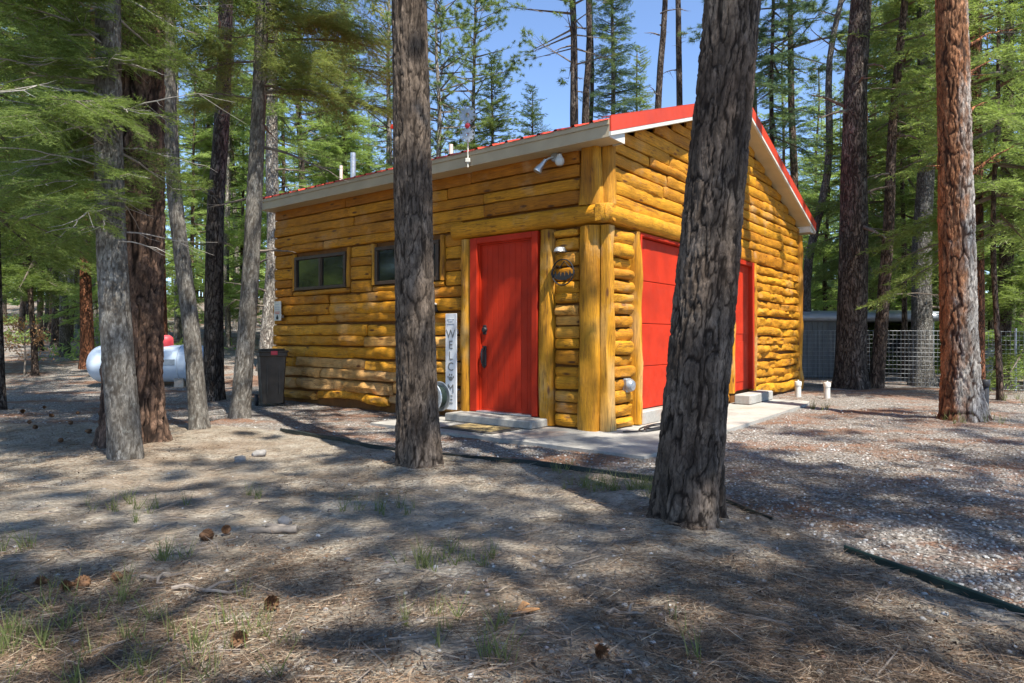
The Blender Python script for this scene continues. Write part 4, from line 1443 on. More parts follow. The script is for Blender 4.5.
# the far wood that closes the view
def far_wood():
    r = np.random.RandomState(33)
    firs = [(template('far', 'fir', L, v), L) for L in LENS for v in range(2)]
    pn = [(template('far', 'pine', L, v), L) for L in (1.7, 2.4) for v in range(2)]
    Ns, Ts = [], []
    for i in range(460):
        for _ in range(20):
            px = r.uniform(-250, 1280)
            D = r.uniform(34, 80)
            x = ray(px, D)
            if i >= 260:                                  # the wood goes on behind the viewer
                x, D, px = (r.uniform(-60, 60), r.uniform(-60, -16), 2000) if i % 2 else (r.uniform(-60, -14), r.uniform(-14, 14), 2000)
            g = float(gz(x, D))
            if 395 < px < 735:
                hmax = EYE + (337 - 145) / 663 * D - g
            elif 735 <= px < 1100:
                hmax = EYE + (337 - 70 - 60 * r.rand()) / 663 * D - g
            else:
                hmax = EYE + (337 - 50 * r.rand()) / 663 * D - g
            if hmax > 4:
                break
        h = min(hmax, r.uniform(11, 20))
        fir = r.rand() < 0.7
        z0 = r.uniform(0.8, 3.0) if fir else h * 0.35
        ph = r.uniform(0.1, 0.2)
        base = np.array([[x, D, g - 0.5]])
        for _ in range(3):
            Ts.append(needle_tris(base, np.array([[0, 0, h + 0.5]]), ph * 2.2))
        z = z0
        Lm = r.uniform(1.6, 2.8)
        while z < h - 0.2:
            t = (z - z0) / (h - z0)
            L0 = Lm * ((1 - t) ** 0.8 + 0.12) if fir else Lm * (0.9 - 0.4 * t)
            for k in range(3 if fir else 2):
                (N, T), LL = (firs if fir else pn)[r.randint(len(firs if fir else pn))]
                L = L0 * r.uniform(0.6, 1.1)
                a = r.uniform(0, 6.28)
                Ns.append(place(N, a, R(-14) + 0.7 * t + r.normal(0, 0.15), r.normal(0, 0.3), (x, D, g + z), max(0.5, L / LL)))
            z += r.uniform(0.35, 0.6)
    N, T = np.concatenate(Ns), np.concatenate(Ts)
    me = mesh_tris('forest', np.concatenate([N, T]), [LEAF['fir'], BM['brown'], LEAF['fresh']], np.r_[np.repeat((r.rand(len(N) // 300 + 1) < 0.75) * 2, 100)[:len(N) // 3], np.ones(len(T) // 3)])
    o = link('forest', me)
    tag(o, 'far wood of firs and pines closing the view', 'forest', kind='stuff')

far_wood()

# pines behind the photographer: unseen, placed so their crowns throw the dappled shade
def shade_trees():
    g = 'pines behind the viewer'
    spots = []
    r = random.Random(8)
    for (tx, ty) in ((-3.3, 3.0), (0.0, 3.2), (-0.7, 3.9), (-1.6, 2.4), (1.4, 3.4), (3.0, 4.2), (4.8, 5.4), (0.1, 5.2), (2.4, 2.3), (-4.6, 5.2), (1.5, 5.6), (3.6, 2.6), (5.5, 4.0), (6.5, 7.5)):
        hc = 11.5 + max(0, ty - 3.4) * 1.6 + r.uniform(-0.5, 0.5)          # height at which the crown shades that spot
        spots.append((tx + 0.314 * hc, ty - 0.484 * hc, hc + 4.2, hc - 2.6, r.uniform(1.35, 1.8), 'pine' if r.random() < 0.6 else 'fir', r.uniform(0.42, 0.58)))
    for i, (x, y, h, z0, L, kind, d) in enumerate(spots):
        if kind == 'fir':
            d *= 0.8
        t = thing('fir_tree' if kind == 'fir' else 'pine_tree', 'tall unseen conifer placed behind the viewer so its crown shades the needle-strewn ground', 'tree', (x, y, float(gz(x, y))), i * 1.3, g)
        link('trunk', plain_trunk(0.065, h, BM['dark'], i + 3), t)  # trunk kept unnaturally thin so its shadow streak stays faint
        link('crown', crown('mid', kind, h + 0.4, z0, L, 6 + i % 4, d, leaf='pine' if kind == 'pine' else 'fir'), t)

shade_trees()

# ------------------------------------------------------------------ things fixed to the cabin or standing by it
M['steel_grey'] = simple('steel_grey', (0.33, 0.35, 0.37), 0.45, 0.6, var=0.2)
M['bin'] = simple('bin_plastic', (0.060, 0.046, 0.033), 0.5, var=0.35, scale=5)
M['tank'] = simple('tank_paint', (0.50, 0.58, 0.68), 0.45, var=0.12, scale=3)
M['dome'] = simple('dome_plastic', (0.60, 0.06, 0.075), 0.5, var=0.15)
M['letter'] = simple('letter_paint', (0.16, 0.16, 0.155), 0.6, var=0.1)
M['signred'] = simple('sign_ink', (0.55, 0.18, 0.14), 0.6, var=0.1)
M['greybar'] = simple('faded_ink', (0.42, 0.44, 0.46), 0.6, var=0.1)
M['board'] = simple('washed_board', (0.60, 0.61, 0.63), 0.7, var=0.16, scale=6, bump=0.3)
M['edging'] = simple('edging_plastic', (0.018, 0.026, 0.022), 0.55, var=0.4)
M['edging_green'] = simple('edging_green', (0.012, 0.028, 0.022), 0.55, var=0.4)
M['mat_edge'] = simple('mat_edge', (0.07, 0.06, 0.05), 0.95, var=0.3)
M['coir'] = simple('coir', (0.34, 0.25, 0.11), 0.95, var=0.3, scale=30, bump=0.6)
M['pvc'] = simple('pvc', (0.60, 0.58, 0.52), 0.5, var=0.15)
M['cone'] = simple('pine_cone', (0.15, 0.075, 0.035), 0.85, var=0.5, scale=30)
M['stick'] = simple('dry_stick', (0.20, 0.165, 0.135), 0.9, var=0.4, scale=20, bump=0.5)
M['drywood'] = simple('dry_wood', (0.21, 0.175, 0.14), 0.9, var=0.4, scale=16, bump=0.6)
M['chip'] = simple('fresh_wood', (0.40, 0.20, 0.08), 0.8, var=0.3, scale=16)
M['rock'] = simple('rock', (0.24, 0.225, 0.21), 0.9, var=0.35, scale=14, bump=0.5)
M['hose'] = simple('hose', (0.02, 0.035, 0.03), 0.5)
M['deadleaf'] = foliage('dead_leaves', (0.22, 0.10, 0.045), (0.42, 0.21, 0.10), (0.60, 0.36, 0.20), 0.4)
M['grassblade'] = foliage('grass_blades', (0.055, 0.085, 0.025), (0.13, 0.165, 0.05), (0.28, 0.27, 0.12), 0.4)

def wallthing(name, label, cat, group=None):
    return thing(name, label, cat, (CX, CY, 0), ROT, group)

def text_mesh(body, size, parent, mat, name, mtx):
    cu = bpy.data.curves.new(name, 'FONT')
    cu.body = body
    cu.size = size
    cu.extrude = 0.002
    cu.align_x = 'CENTER'
    cu.align_y = 'BOTTOM_BASELINE'
    tmp = bpy.data.objects.new(name, cu)
    COL.objects.link(tmp)
    dg = bpy.context.evaluated_depsgraph_get()
    me = bpy.data.meshes.new_from_object(tmp.evaluated_get(dg))
    bpy.data.objects.remove(tmp)
    me.transform(mtx)
    me.materials.clear()
    me.materials.append(mat)
    return link(name, me, parent)

def disc(n, r, cy, cz, sx=1.0, sz=1.0, a0=0.0):
    return [(cy + r * sx * math.cos(a0 + 2 * math.pi * k / n), cz + r * sz * math.sin(a0 + 2 * math.pi * k / n)) for k in range(n)]

def on_eave(o):                       # outline (y, z) on the eave wall at outward distance o
    return lambda u, w, d: (-(o + d), u, w)

def welcome_sign():
    t = wallthing('welcome_sign', 'tall narrow white board reading WELCOME with a paw, beside the red entrance door', 'sign')
    yc, z0, z1, o = 2.135, 0.14, 1.37, 0.135
    b = MB()
    b.box((-o - 0.018, yc - 0.095, z0), (-o, yc + 0.095, z1), bev=0.003)
    b.box((-o, yc - 0.03, z0 + 0.2), (-0.02, yc + 0.03, z0 + 0.26))
    b.box((-o, yc - 0.03, z1 - 0.26), (-0.02, yc + 0.03, z1 - 0.2))
    b.build('board', M['board'], t)
    zs = 1.06
    for ch in ('W', 'E', 'L', 'C', None, 'M', 'E'):
        if ch:
            mt = Matrix(((0, 0, -1, -o - 0.0195), (-1, 0, 0, yc), (0, 1, 0, zs), (0, 0, 0, 1)))
            text_mesh(ch, 0.152, t, M['letter'], 'letter', mt)
        else:
            p = MB()
            pts = [disc(14, 0.032, yc, zs + 0.036, 1.15, 0.85)] + [disc(10, 0.0135, yc + dx, zs + dz, 0.85, 1.15) for dx, dz in ((-0.046, 0.058), (-0.018, 0.086), (0.018, 0.086), (0.046, 0.058))]
            for q in pts:
                p.prism(q, on_eave(o + 0.0185), 0, 0.002)
            p.build('paw_logo', M['letter'], t, False)
        zs -= 0.140
    s = MB()
    for i, (w, z) in enumerate(((0.12, 1.30), (0.09, 1.275), (0.13, 1.245))):
        pts = [(-(o + 0.0205), yc - w / 2 + w * k / 24, z + 0.006 * math.sin(k * 1.9 + i)) for k in range(25)]
        s.tube(pts, 0.0022, 4)
    s.build('script_lettering', M['greybar'], t)

def notice_sign():
    t = wallthing('notice_sign', 'small white notice plaque with faded red lines on the far end of the log wall', 'sign')
    b = MB()
    y0, y1, z0, z1, o = 5.98, 6.18, 1.34, 1.66, 0.12
    b.box((-o - 0.01, y0, z0), (-o, y1, z1), bev=0.004)
    b.box((-o, y0 + 0.07, z0 + 0.05), (-0.03, y1 - 0.07, z1 - 0.05))
    b.build('plaque', M['white'], t)
    s = MB()
    for z, w in ((1.60, 0.10), (1.555, 0.14), (1.52, 0.12)):
        s.box((-o - 0.0125, 6.08 - w / 2, z), (-o - 0.0095, 6.08 + w / 2, z + 0.014))
    s.build('printed_lettering', M['greybar'], t)
    s = MB()
    for z, w in ((1.475, 0.14), (1.45, 0.12)):
        s.box((-o - 0.0125, 6.08 - w / 2, z), (-o - 0.0095, 6.08 + w / 2, z + 0.014))
    s.build('red_lettering', M['signred'], t)
    p = MB()
    p.prism([(6.05, 1.36), (6.11, 1.36), (6.115, 1.40), (6.092, 1.415), (6.09, 1.435), (6.07, 1.435), (6.068, 1.415), (6.045, 1.40)], on_eave(o + 0.0095), 0, 0.003)
    p.build('symbol', M['black'], t, False)

def emblem():
    t = wallthing('mountain_emblem', 'round black metal wall emblem with trees and peaks, between door and corner post', 'wall art')
    yc, zc, r, o = 0.435, 1.80, 0.145, 0.125
    f = MB()
    f.tube([(-o, yc + r * math.cos(a), zc + r * math.sin(a)) for a in np.linspace(0, 2 * math.pi, 41)], 0.008, 6, cap=False)
    f.build('ring', M['black'], t)
    a0, a1 = math.pi * 1.02, math.pi * 1.98
    low = [(yc + r * math.cos(a), zc + r * math.sin(a) * 0.62) for a in np.linspace(a0, a1, 16)]
    top = []
    for i in range(25):
        u = 1 - i / 12.0
        y = yc + r * 1.12 * u
        z = zc - 0.028 + 0.030 * (i % 2) + 0.026 * math.sin(i * 1.7)
        top.append((y, z))
    m = MB()
    m.prism(low + top, on_eave(o - 0.004), 0, 0.006)
    m.build('forest_silhouette', M['black'], t, False)
    m = MB()
    pk = [(-0.135, 0.02), (-0.07, 0.085), (-0.035, 0.055), (0.025, 0.125), (0.07, 0.07), (0.135, 0.03)]
    m.tube([(-o - 0.002, yc - a, zc + b) for a, b in pk], 0.006, 5)
    m.build('peak_line', M['black'], t)
    pg = MB()
    pg.box((-o, yc - 0.012, zc - 0.09), (-0.03, yc + 0.012, zc - 0.06))
    pg.build('mount', M['black'], t)

def lamps():
    t = wallthing('wall_lamp', 'small grey half-dome lamp on the logs above the round black emblem', 'lamp')
    m = MB()
    m.lathe([(0.001, 0.055), (0.035, 0.05), (0.055, 0.03), (0.065, 0.0), (0.06, 0.0)], 18, (-0.155, 0.46, 2.03), 'z')
    m.build('shade', M['galv'], t)
    m = MB()
    m.box((-0.12, 0.43, 2.03), (-0.03, 0.49, 2.085), bev=0.008)
    m.build('bracket', M['steel_grey'], t)
    t = wallthing('flood_light', 'twin-headed security light under the eave near the corner', 'lamp')
    yc, zc = 0.56, 3.125
    m = MB()
    m.lathe([(0.055, -0.075), (0.055, -0.10), (0.045, -0.115), (0.0, -0.118)], 18, (0, yc, zc), 'x')
    m.tube([(-0.11, yc, zc), (-0.15, yc + 0.05, zc - 0.02), (-0.17, yc + 0.10, zc - 0.05)], 0.014, 8)
    m.tube([(-0.11, yc, zc), (-0.14, yc - 0.05, zc - 0.01), (-0.16, yc - 0.085, zc - 0.04)], 0.014, 8)
    m.build('bracket', M['steel_grey'], t)
    m = MB()
    m.tube([(-0.16, yc + 0.085, zc - 0.03), (-0.185, yc + 0.12, zc - 0.09), (-0.20, yc + 0.14, zc - 0.12), (-0.215, yc + 0.155, zc - 0.155), (-0.22, yc + 0.16, zc - 0.17)], [0.022, 0.028, 0.040, 0.050, 0.050], 18)
    m.build('lamp_head', M['galv'], t)
    m = MB()
    m.lathe([(0.0, -0.06), (0.03, -0.056), (0.048, -0.036), (0.054, -0.008), (0.05, 0.02), (0.032, 0.045), (0.025, 0.07)], 18, (-0.17, yc - 0.115, zc - 0.075), 'z')
    m.build('lamp_globe', M['lamp_glass'], t)
    t = wallthing('wall_fixture', 'little black wall fixture with a pale top, half hidden by the straight foreground pine', 'lamp')
    m = MB()
    m.box((-0.16, 2.46, 1.40), (-0.03, 2.56, 1.49), bev=0.012)
    m.tube([(-0.12, 2.51, 1.41), (-0.13, 2.51, 1.33), (-0.16, 2.51, 1.31)], 0.016, 8)
    m.build('body', M['black'], t)
    m = MB()
    m.lathe([(0.065, 0.0), (0.07, 0.012), (0.04, 0.03), (0.0, 0.034)], 14, (-0.11, 2.51, 1.492), 'z')
    m.build('cap', M['white'], t)

def hose_reel():
    t = wallthing('hose_reel', 'round pale-rimmed hose reel low on the log wall, behind the white WELCOME board', 'hose reel')
    c = (0, 2.33, 0.30)
    for o in (0.14, 0.30):
        m = MB()
        m.lathe([(0.0, -o), (0.15, -o), (0.185, -o - 0.004), (0.195, -o - 0.014), (0.185, -o - 0.024), (0.15, -o - 0.02), (0.0, -o - 0.02)], 32, c, 'x')
        m.build('rim', M['galv'] if o > 0.2 else M['steel_grey'], t)
    m = MB()
    for k in range(5):
        for q in range(2):
            m.tube([(-0.175 - 0.024 * k, c[1] + (0.11 + 0.025 * q) * math.cos(a), c[2] + (0.11 + 0.025 * q) * math.sin(a)) for a in np.linspace(0, 6.283, 25)], 0.0125, 6, cap=False)
    m.build('hose', M['hose'], t)
    m = MB()
    m.box((-0.15, c[1] - 0.03, c[2] - 0.03), (-0.03, c[1] + 0.03, c[2] + 0.03))
    m.build('bracket', M['black'], t)

def outlet():
    t = wallthing('outlet_cover', 'grey weatherproof outlet cover on the short logs beside the garage door', 'outlet')
    m = MB()
    m.box((0.34, -0.125, 0.44), (0.46, -0.06, 0.60), bev=0.012)
    m.build('back_box', M['steel_grey'], t)
    m = MB()
    m.lathe([(0.075, -0.12), (0.072, -0.15), (0.055, -0.175), (0.0, -0.185)], 18, (0.40, 0, 0.52), 'y')
    m.build('cover', M['steel_grey'], t)
    c = MB()
    pts = []
    r = random.Random(3)
    for i in range(90):
        a = i * 0.19
        pts.append((0.42 + 0.40 * math.cos(a) * (0.75 + 0.25 * math.sin(i * 0.13)) + 0.15, -0.40 + 0.14 * math.sin(a) * (0.8 + 0.3 * math.sin(i * 0.21)), 0.046 + 0.006 * (i // 33)))
    pts = [(0.02, -0.25, 0.046), (0.08, -0.30, 0.046), (0.2, -0.36, 0.046)] + pts
    c.tube(pts, 0.0085, 6)
    o = c.build('power_cable', M['black'])
    o.location = (CX, CY, 0)
    o.rotation_euler = (0, 0, ROT)
    tag(o, 'loosely coiled black cable lying on the paving by the corner post', 'cable')

def roof_things():
    def at(px, xl):                    # where the column of a picture point meets a local plane x = xl
        k = (px - 512) / 663.0
        u = (CX + RX * xl - k * (CY + RY * xl)) / (k * LY - LX)
        return u
    for (px, xl, top, r, mat, lab, cap) in ((353, 2.2, 0.62, 0.055, 'galv', 'tall galvanised vent pipe on the metal roof', None),
                                            (341, 1.4, 0.36, 0.030, 'white', 'thin white vent pipe beside the tall galvanised one on the roof', None),
                                            (396, 1.8, 0.80, 0.045, 'galv', 'vent pipe with a red rain cap on the roof', 'red'),
                                            (451, 0.9, 0.22, 0.030, 'white', 'short white vent pipe standing alone on the roof', None)):
        y = at(px, xl)
        zb = roof_z(xl) + 0.01
        p = H(xl, y)
        t = thing('vent_pipe', lab, 'vent pipe', (p[0], p[1], zb), ROT)
        m = MB()
        m.lathe([(r, -0.05), (r, top), (r * 0.8, top), (r * 0.8, top - 0.05)], 16)
        m.build('pipe', M[mat], t)
        m = MB()
        m.lathe([(r * 2.4, -0.02), (r * 1.6, 0.035), (r * 1.05, 0.06), (r * 1.02, 0.06)], 16)
        m.build('flashing', M['steel_grey'], t)
        if cap:
            m = MB()
            m.lathe([(r * 2.4, top + 0.03), (r * 2.3, top + 0.06), (0.0, top + 0.13)], 16)
            m.tube([(r * 0.9, 0, top - 0.04), (r * 1.2, 0, top + 0.05)], 0.008, 5)
            m.tube([(-r * 0.9, 0, top - 0.04), (-r * 1.2, 0, top + 0.05)], 0.008, 5)
            m.build('rain_cap', M['red_metal'], t)
    # wind spinner on a stake clipped to the eave
    y = at(469, -0.30)
    p = H(-0.32, y)
    t = thing('wind_spinner', 'pale two-wheeled wind spinner with a red centre, on the roof edge', 'wind spinner', (p[0], p[1], 3.2), ROT + R(30))
    m = MB()
    m.tube([(0, 0, -0.06), (0, 0, 0.64)], 0.009, 8)
    m.box((-0.02, -0.03, 0.0), (0.03, 0.03, 0.05), bev=0.005)
    m.build('stake', M['white'], t)
    for (z, rr, mat) in ((0.57, 0.105, 'steel_grey'), (0.33, 0.09, 'steel_grey')):
        m = MB()
        for k in range(10):
            a = k * math.pi / 5
            q = [(0.25, -0.10), (0.7, -0.2), (1.0, 0.0), (0.7, 0.2), (0.25, 0.10)]
            ca, sa = math.cos(a), math.sin(a)
            m.prism([(u * rr * ca - w * rr * sa, u * rr * sa + w * rr * ca) for u, w in q], lambda u, w, d: (-0.03 - d - 0.10 * (u * sa - w * ca) * 0, u, z + w), 0, 0.003)
        m.tube([(-0.031, rr * 0.98 * math.cos(a), z + rr * 0.98 * math.sin(a)) for a in np.linspace(0, 6.283, 25)], 0.004, 5, cap=False)
        m.tube([(-0.031, rr * 0.28 * math.cos(a), z + rr * 0.28 * math.sin(a)) for a in np.linspace(0, 6.283, 17)], 0.006, 5, cap=False)
        m.build('wheel', M[mat], t)
    m = MB()
    m.lathe([(0.0, -0.06), (0.022, -0.05), (0.034, -0.03), (0.022, -0.008), (0.0, 0.0)], 14, (0, 0, 0.44), 'x')
    m.tube([(0, 0, 0.44), (-0.03, 0, 0.44)], 0.01, 6)
    m.build('hub', M['dome'], t)

def doormat():
    t = wallthing('doormat', 'tan coir doormat with a dark border below the entrance step', 'doormat')
    m = MB()
    m.box((-0.95, 0.78, 0.036), (-0.47, 1.55, 0.050), bev=0.004)
    m.build('border', M['mat_edge'], t)
    m = MB()
    m.box((-0.89, 0.85, 0.0502), (-0.53, 1.48, 0.056), bev=0.003)
    m.build('coir_panel', M['coir'], t)

for fn in (welcome_sign, notice_sign, emblem, lamps, hose_reel, outlet, roof_things, doormat):
    fn()

# ------------------------------------------------------------------ things in the yard
def wheeled_bin():
    x, y = -3.72, 10.25
    t = thing('wheeled_bin', 'dark brown-black wheeled rubbish bin with a red lid catch, by the cabin corner', 'bin', (x, y, float(gz(x, y))), R(28))
    m = MB()
    n = 4
    v, f = [], []
    for (z, hx, hy) in ((0.06, 0.175, 0.20), (0.80, 0.215, 0.25), (0.82, 0.235, 0.27), (0.87, 0.235, 0.27)):
        for (sx, sy) in ((-1, -1), (-0.9, -1), (0.9, -1), (1, -0.9), (1, 0.9), (0.9, 1), (-0.9, 1), (-1, 0.9)):
            v.append((sx * hx, sy * hy, z))
    for i in range(3):
        for k in range(8):
            f.append((i * 8 + k, i * 8 + (k + 1) % 8, (i + 1) * 8 + (k + 1) % 8, (i + 1) * 8 + k))
    f += [tuple(range(7, -1, -1)), tuple(range(24, 32))]
    m.add(v, f)
    for sx in (-0.10, 0.10):
        m.box((sx - 0.012, -0.245, 0.20), (sx + 0.012, -0.20, 0.78))
    t.scale = (0.88, 0.88, 0.95)
    m.build('body', M['bin'], t, True, 30)
    m = MB()
    m.box((-0.25, -0.29, 0.872), (0.25, 0.28, 0.905), bev=0.012)
    m.box((-0.20, -0.22, 0.905), (0.20, 0.22, 0.93), bev=0.015)
    lid = m.build('lid', M['bin'], t)
    m = MB()
    m.box((-0.05, -0.302, 0.835), (0.06, -0.287, 0.90), bev=0.006)
    m.build('catch', M['dome'], lid)
    m = MB()
    m.tube([(-0.2, 0.28, 0.86), (-0.2, 0.34, 0.88), (0.2, 0.34, 0.88), (0.2, 0.28, 0.86)], 0.016, 8)
    m.build('handle', M['bin'], t)
    for s in (-1, 1):
        m = MB()
        m.lathe([(0.0, 0.0), (0.09, 0.0), (0.10, 0.015), (0.10, 0.04), (0.09, 0.055), (0.0, 0.055)], 20, (0.19 if s > 0 else -0.245, 0.23, 0.085), 'x')
        m.build('wheel', M['black'], t)

def propane_tank():
    D = 13.9
    xa, xb = ray(92, D), ray(212, D)
    x, y = (xa + xb) / 2, D
    L = (xb - xa)
    z0 = float(gz(x, y))
    t = thing('propane_tank', 'long pale blue-white propane tank with a red dome cap, lying among the trunks', 'tank', (x, y, z0), R(4))
    r = 0.385
    zc = 0.47
    prof = []
    for k in range(9):
        a = math.pi / 2 * k / 8
        prof.append((r * math.sin(a), -L / 2 + r * 0.75 * (1 - math.cos(a))))
    prof += [(r, -L / 4), (r, 0), (r, L / 4)]
    for k in range(9):
        a = math.pi / 2 * (1 - k / 8)
        prof.append((r * math.sin(a), L / 2 - r * 0.75 * (1 - math.cos(a))))
    m = MB()
    m.lathe(prof, 36, (0, 0, zc), 'x')
    m.build('shell', M['tank'], t)
    for sx in (-L / 4 - 0.05, L / 4 + 0.02):
        m = MB()
        m.box((sx - 0.10, -0.26, -0.1), (sx + 0.10, 0.26, zc - r + 0.10), bev=0.012)
        m.build('support', M['concrete'], t)
        m = MB()
        m.tube([(sx, (r + 0.004) * math.cos(a), zc + (r + 0.004) * math.sin(a)) for a in np.linspace(0, 6.283, 37)], 0.012, 6, cap=False)
        m.build('weld_band', M['tank'], t)
    m = MB()
    m.lathe([(0.15, r - 0.03), (0.15, r + 0.10), (0.135, r + 0.16), (0.09, r + 0.20), (0.0, r + 0.215)], 22, (0.28, 0, zc))
    m.build('dome_cap', M['dome'], t)
    m = MB()
    m.tube([(0.75, 0.05, zc + r - 0.02), (0.75, 0.05, zc + r + 0.07)], 0.03, 10)
    m.tube([(0.75, 0.05, zc + r + 0.07), (0.75, 0.05, zc + r + 0.10)], 0.04, 10)
    m.build('relief_valve', M['steel_grey'], t)
    m = MB()
    m.box((0.35, -r - 0.006, zc - 0.02), (0.62, -r + 0.03, zc + 0.10), bev=0.003)
    m.build('data_plate', M['steel_grey'], t)

def fence():
    A, B = Vector((5.75, 15.05, 0)), Vector((14.6, 11.85, 0))
    d = B - A
    L = d.length
    t = thing('wire_fence', 'low galvanised wire mesh fence with square openings, in front of the shed', 'fence', (A.x, A.y, 0), math.atan2(d.y, d.x))
    g = lambda s: float(gz(A.x + d.x * s / L, A.y + d.y * s / L))
    m = MB()
    n = int(L / 0.075)
    for i in range(n + 1):
        s = i * 0.075
        z = g(s)
        m.tube([(s, 0, z + 0.03), (s, 0, z + 1.21)], 0.003, 4, cap=False)
    for k in range(14):
        zz = 0.03 + k * 1.18 / 13
        m.tube([(s, 0.004, g(s) + zz) for s in np.linspace(0, L, 24)], 0.0034 if k not in (0, 13) else 0.005, 4, cap=False)
    m.build('wire_mesh', simple('fence_wire', (0.30, 0.31, 0.32), 0.5, 0.2, var=0.15), t, False)
    for s in (0.3, 2.35, 4.75, 7.1, 9.3):
        m = MB()
        z = g(s)
        m.tube([(s, 0.03, z - 0.3), (s, 0.03, z + 1.28)], 0.022, 8)
        m.build('post', M['steel_grey'], t)

def shed():
    D = 17.6
    x0, x1 = ray(792, D), ray(929, D)
    x, y = (x0 + x1) / 2, D
    w = (x1 - x0) / 2
    z0 = min(float(gz(x0, y)), float(gz(x1, y)))
    mg = simple('shed_sheet', (0.10, 0.11, 0.12), 0.5, 0.3, var=0.15, scale=2)
    mr = simple('shed_roof_sheet', (0.34, 0.37, 0.42), 0.4, 0.35, var=0.2, scale=2)
    t = thing('low_shed', 'low grey metal shed with a pale rolled roof and dark open bay behind the fence', 'shed', (x, y, z0), R(-6))
    h = 1.50
    m = MB()
    nn = 28
    wl = w * 1.0                                          # left panel, ribbed
    for i in range(nn):
        a = -w + (w * 1.02) * i / nn
        b = -w + (w * 1.02) * (i + 1) / nn
        m.box((a, -0.008 * (i % 2), 0), (b - 0.002, 0.03, h))
    m.build('front_panel', mg, t, False)
    m = MB()
    m.box((-w, 2.2, 0), (w, 2.24, h))
    m.box((-w, 0.03, 0), (-w + 0.04, 2.2, h))
    m.box((w - 0.04, 0.03, 0), (w, 2.2, h))
    m.build('side_panel', mg, t, False)
    for a in (0.03 * w, w - 0.06):
        m = MB()
        m.box((a, -0.04, 0), (a + 0.07, 0.029, h), bev=0.006)
        m.build('post', M['white'], t)
    m = MB()
    prof = [(-0.18, 0.0), (-0.24, 0.05), (-0.25, 0.12), (-0.20, 0.20), (-0.05, 0.25), (1.0, 0.32), (2.2, 0.28), (2.42, 0.2), (2.45, 0.08), (2.38, 0.0)]
    m.prism(prof, lambda u, wv, dd: (dd, u, h + wv), -w - 0.12, w + 0.14)
    m.build('roof', mr, t, True, 50)
    # pale upright tank by the fence
    x, y = ray(993, 15.6), 15.6
    t = thing('upright_tank', 'pale upright gas cylinder with a rounded top beyond the fence, between trunks', 'tank', (x, y, float(gz(x, y))), 0)
    m = MB()
    m.lathe([(0.17, 0.0), (0.18, 0.03), (0.18, 0.66), (0.165, 0.74), (0.11, 0.80), (0.05, 0.82), (0.0, 0.82)], 22)
    m.build('body', M['tank'], t)
    m = MB()
    m.lathe([(0.05, 0.81), (0.055, 0.92), (0.045, 0.95), (0.0, 0.95)], 12)
    m.lathe([(0.10, 0.80), (0.10, 0.93), (0.09, 0.93), (0.09, 0.80)], 16)
    m.build('valve_collar', M['steel_grey'], t)

def posts():
    for (px, D, lab) in ((827, 11.6, 'short pale PVC pipe stub standing alone in the needle litter'), (798, 11.9, 'short pale PVC pipe stub beside the far foot of the gable wall')):
        x = ray(px, D)
        t = thing('pipe_stub', lab, 'pipe', (x, D, float(gz(x, D))), px * 0.1)
        m = MB()
        m.lathe([(0.052, -0.1), (0.052, 0.24), (0.047, 0.24), (0.047, 0.20)], 18)
        m.build('pipe', M['pvc'], t)
        m = MB()
        m.lathe([(0.060, 0.20), (0.062, 0.262), (0.055, 0.275), (0.0, 0.278)], 18)
        m.lathe([(0.02, 0.278), (0.018, 0.30), (0.0, 0.30)], 4)
        m.build('cap', M['pvc'], t)
    x, y = ray(985, 9.55), 9.55
    t = thing('marker_post', 'short black post with a wider cap, beside the orange and white pine', 'post', (x, y, float(gz(x, y))), 0.3)
    m = MB()
    m.lathe([(0.048, -0.1), (0.048, 0.36), (0.04, 0.37), (0.04, 0.38)], 16)
    m.build('shaft', M['black'], t)
    m = MB()
    m.lathe([(0.058, 0.355), (0.064, 0.365), (0.064, 0.44), (0.055, 0.455), (0.0, 0.462)], 16)
    m.build('cap', M['black'], t)

def edging():
    def strip(pts, name, label, mat, hgt, r0):
        pts = [Vector((a, b, 0)) for a, b in pts]
        fine = []
        for a, b in zip(pts[:-1], pts[1:]):
            k = max(1, int((b - a).length / 0.06))
            fine += [a.lerp(b, i / k) for i in range(k)]
        fine.append(pts[-1])
        m = MB()
        P = []
        for i, p in enumerate(fine):
            up = hgt * (0.6 + 0.5 * float(noise(i * 0.11, r0, 0, 44)))
            P.append((p.x + 0.02 * float(noise(i * 0.15, r0, 2, 45)), p.y + 0.02 * float(noise(i * 0.15, r0, 5, 46)), float(gz(p.x, p.y)) + 0.02 + up))
        v, f = [], []
        for i, p in enumerate(P):
            q = P[min(i + 1, len(P) - 1)]
            o = P[max(i - 1, 0)]
            dx, dy = q[0] - o[0], q[1] - o[1]
            l = math.hypot(dx, dy) + 1e-9
            nx, ny = -dy / l * 0.006, dx / l * 0.006
            v += [(p[0] + nx, p[1] + ny, p[2] - 0.12), (p[0] + nx, p[1] + ny, p[2]), (p[0] - nx, p[1] - ny, p[2]), (p[0] - nx, p[1] - ny, p[2] - 0.12)]
        for i in range(len(P) - 1):
            for k in range(4):
                f.append((i * 4 + k, i * 4 + (k + 1) % 4, i * 4 + 4 + (k + 1) % 4, i * 4 + 4 + k))
        f += [(0, 1, 2, 3), tuple(range(len(v) - 4, len(v)))[::-1]]
        m.add(v, f)
        m.tube([(p[0], p[1], p[2]) for p in P], 0.008, 6)
        o = m.build(name, mat)
        tag(o, label, 'edging')
    strip(EDGE[3:10], 'garden_edging', 'long black plastic edging between bare soil and gravel before the paving', M['edging'], 0.018, 1.0)
    strip(EDGE[10:13], 'garden_edging', 'short dark green edging along the gravel towards the frame corner', M['edging_green'], 0.010, 7.0)

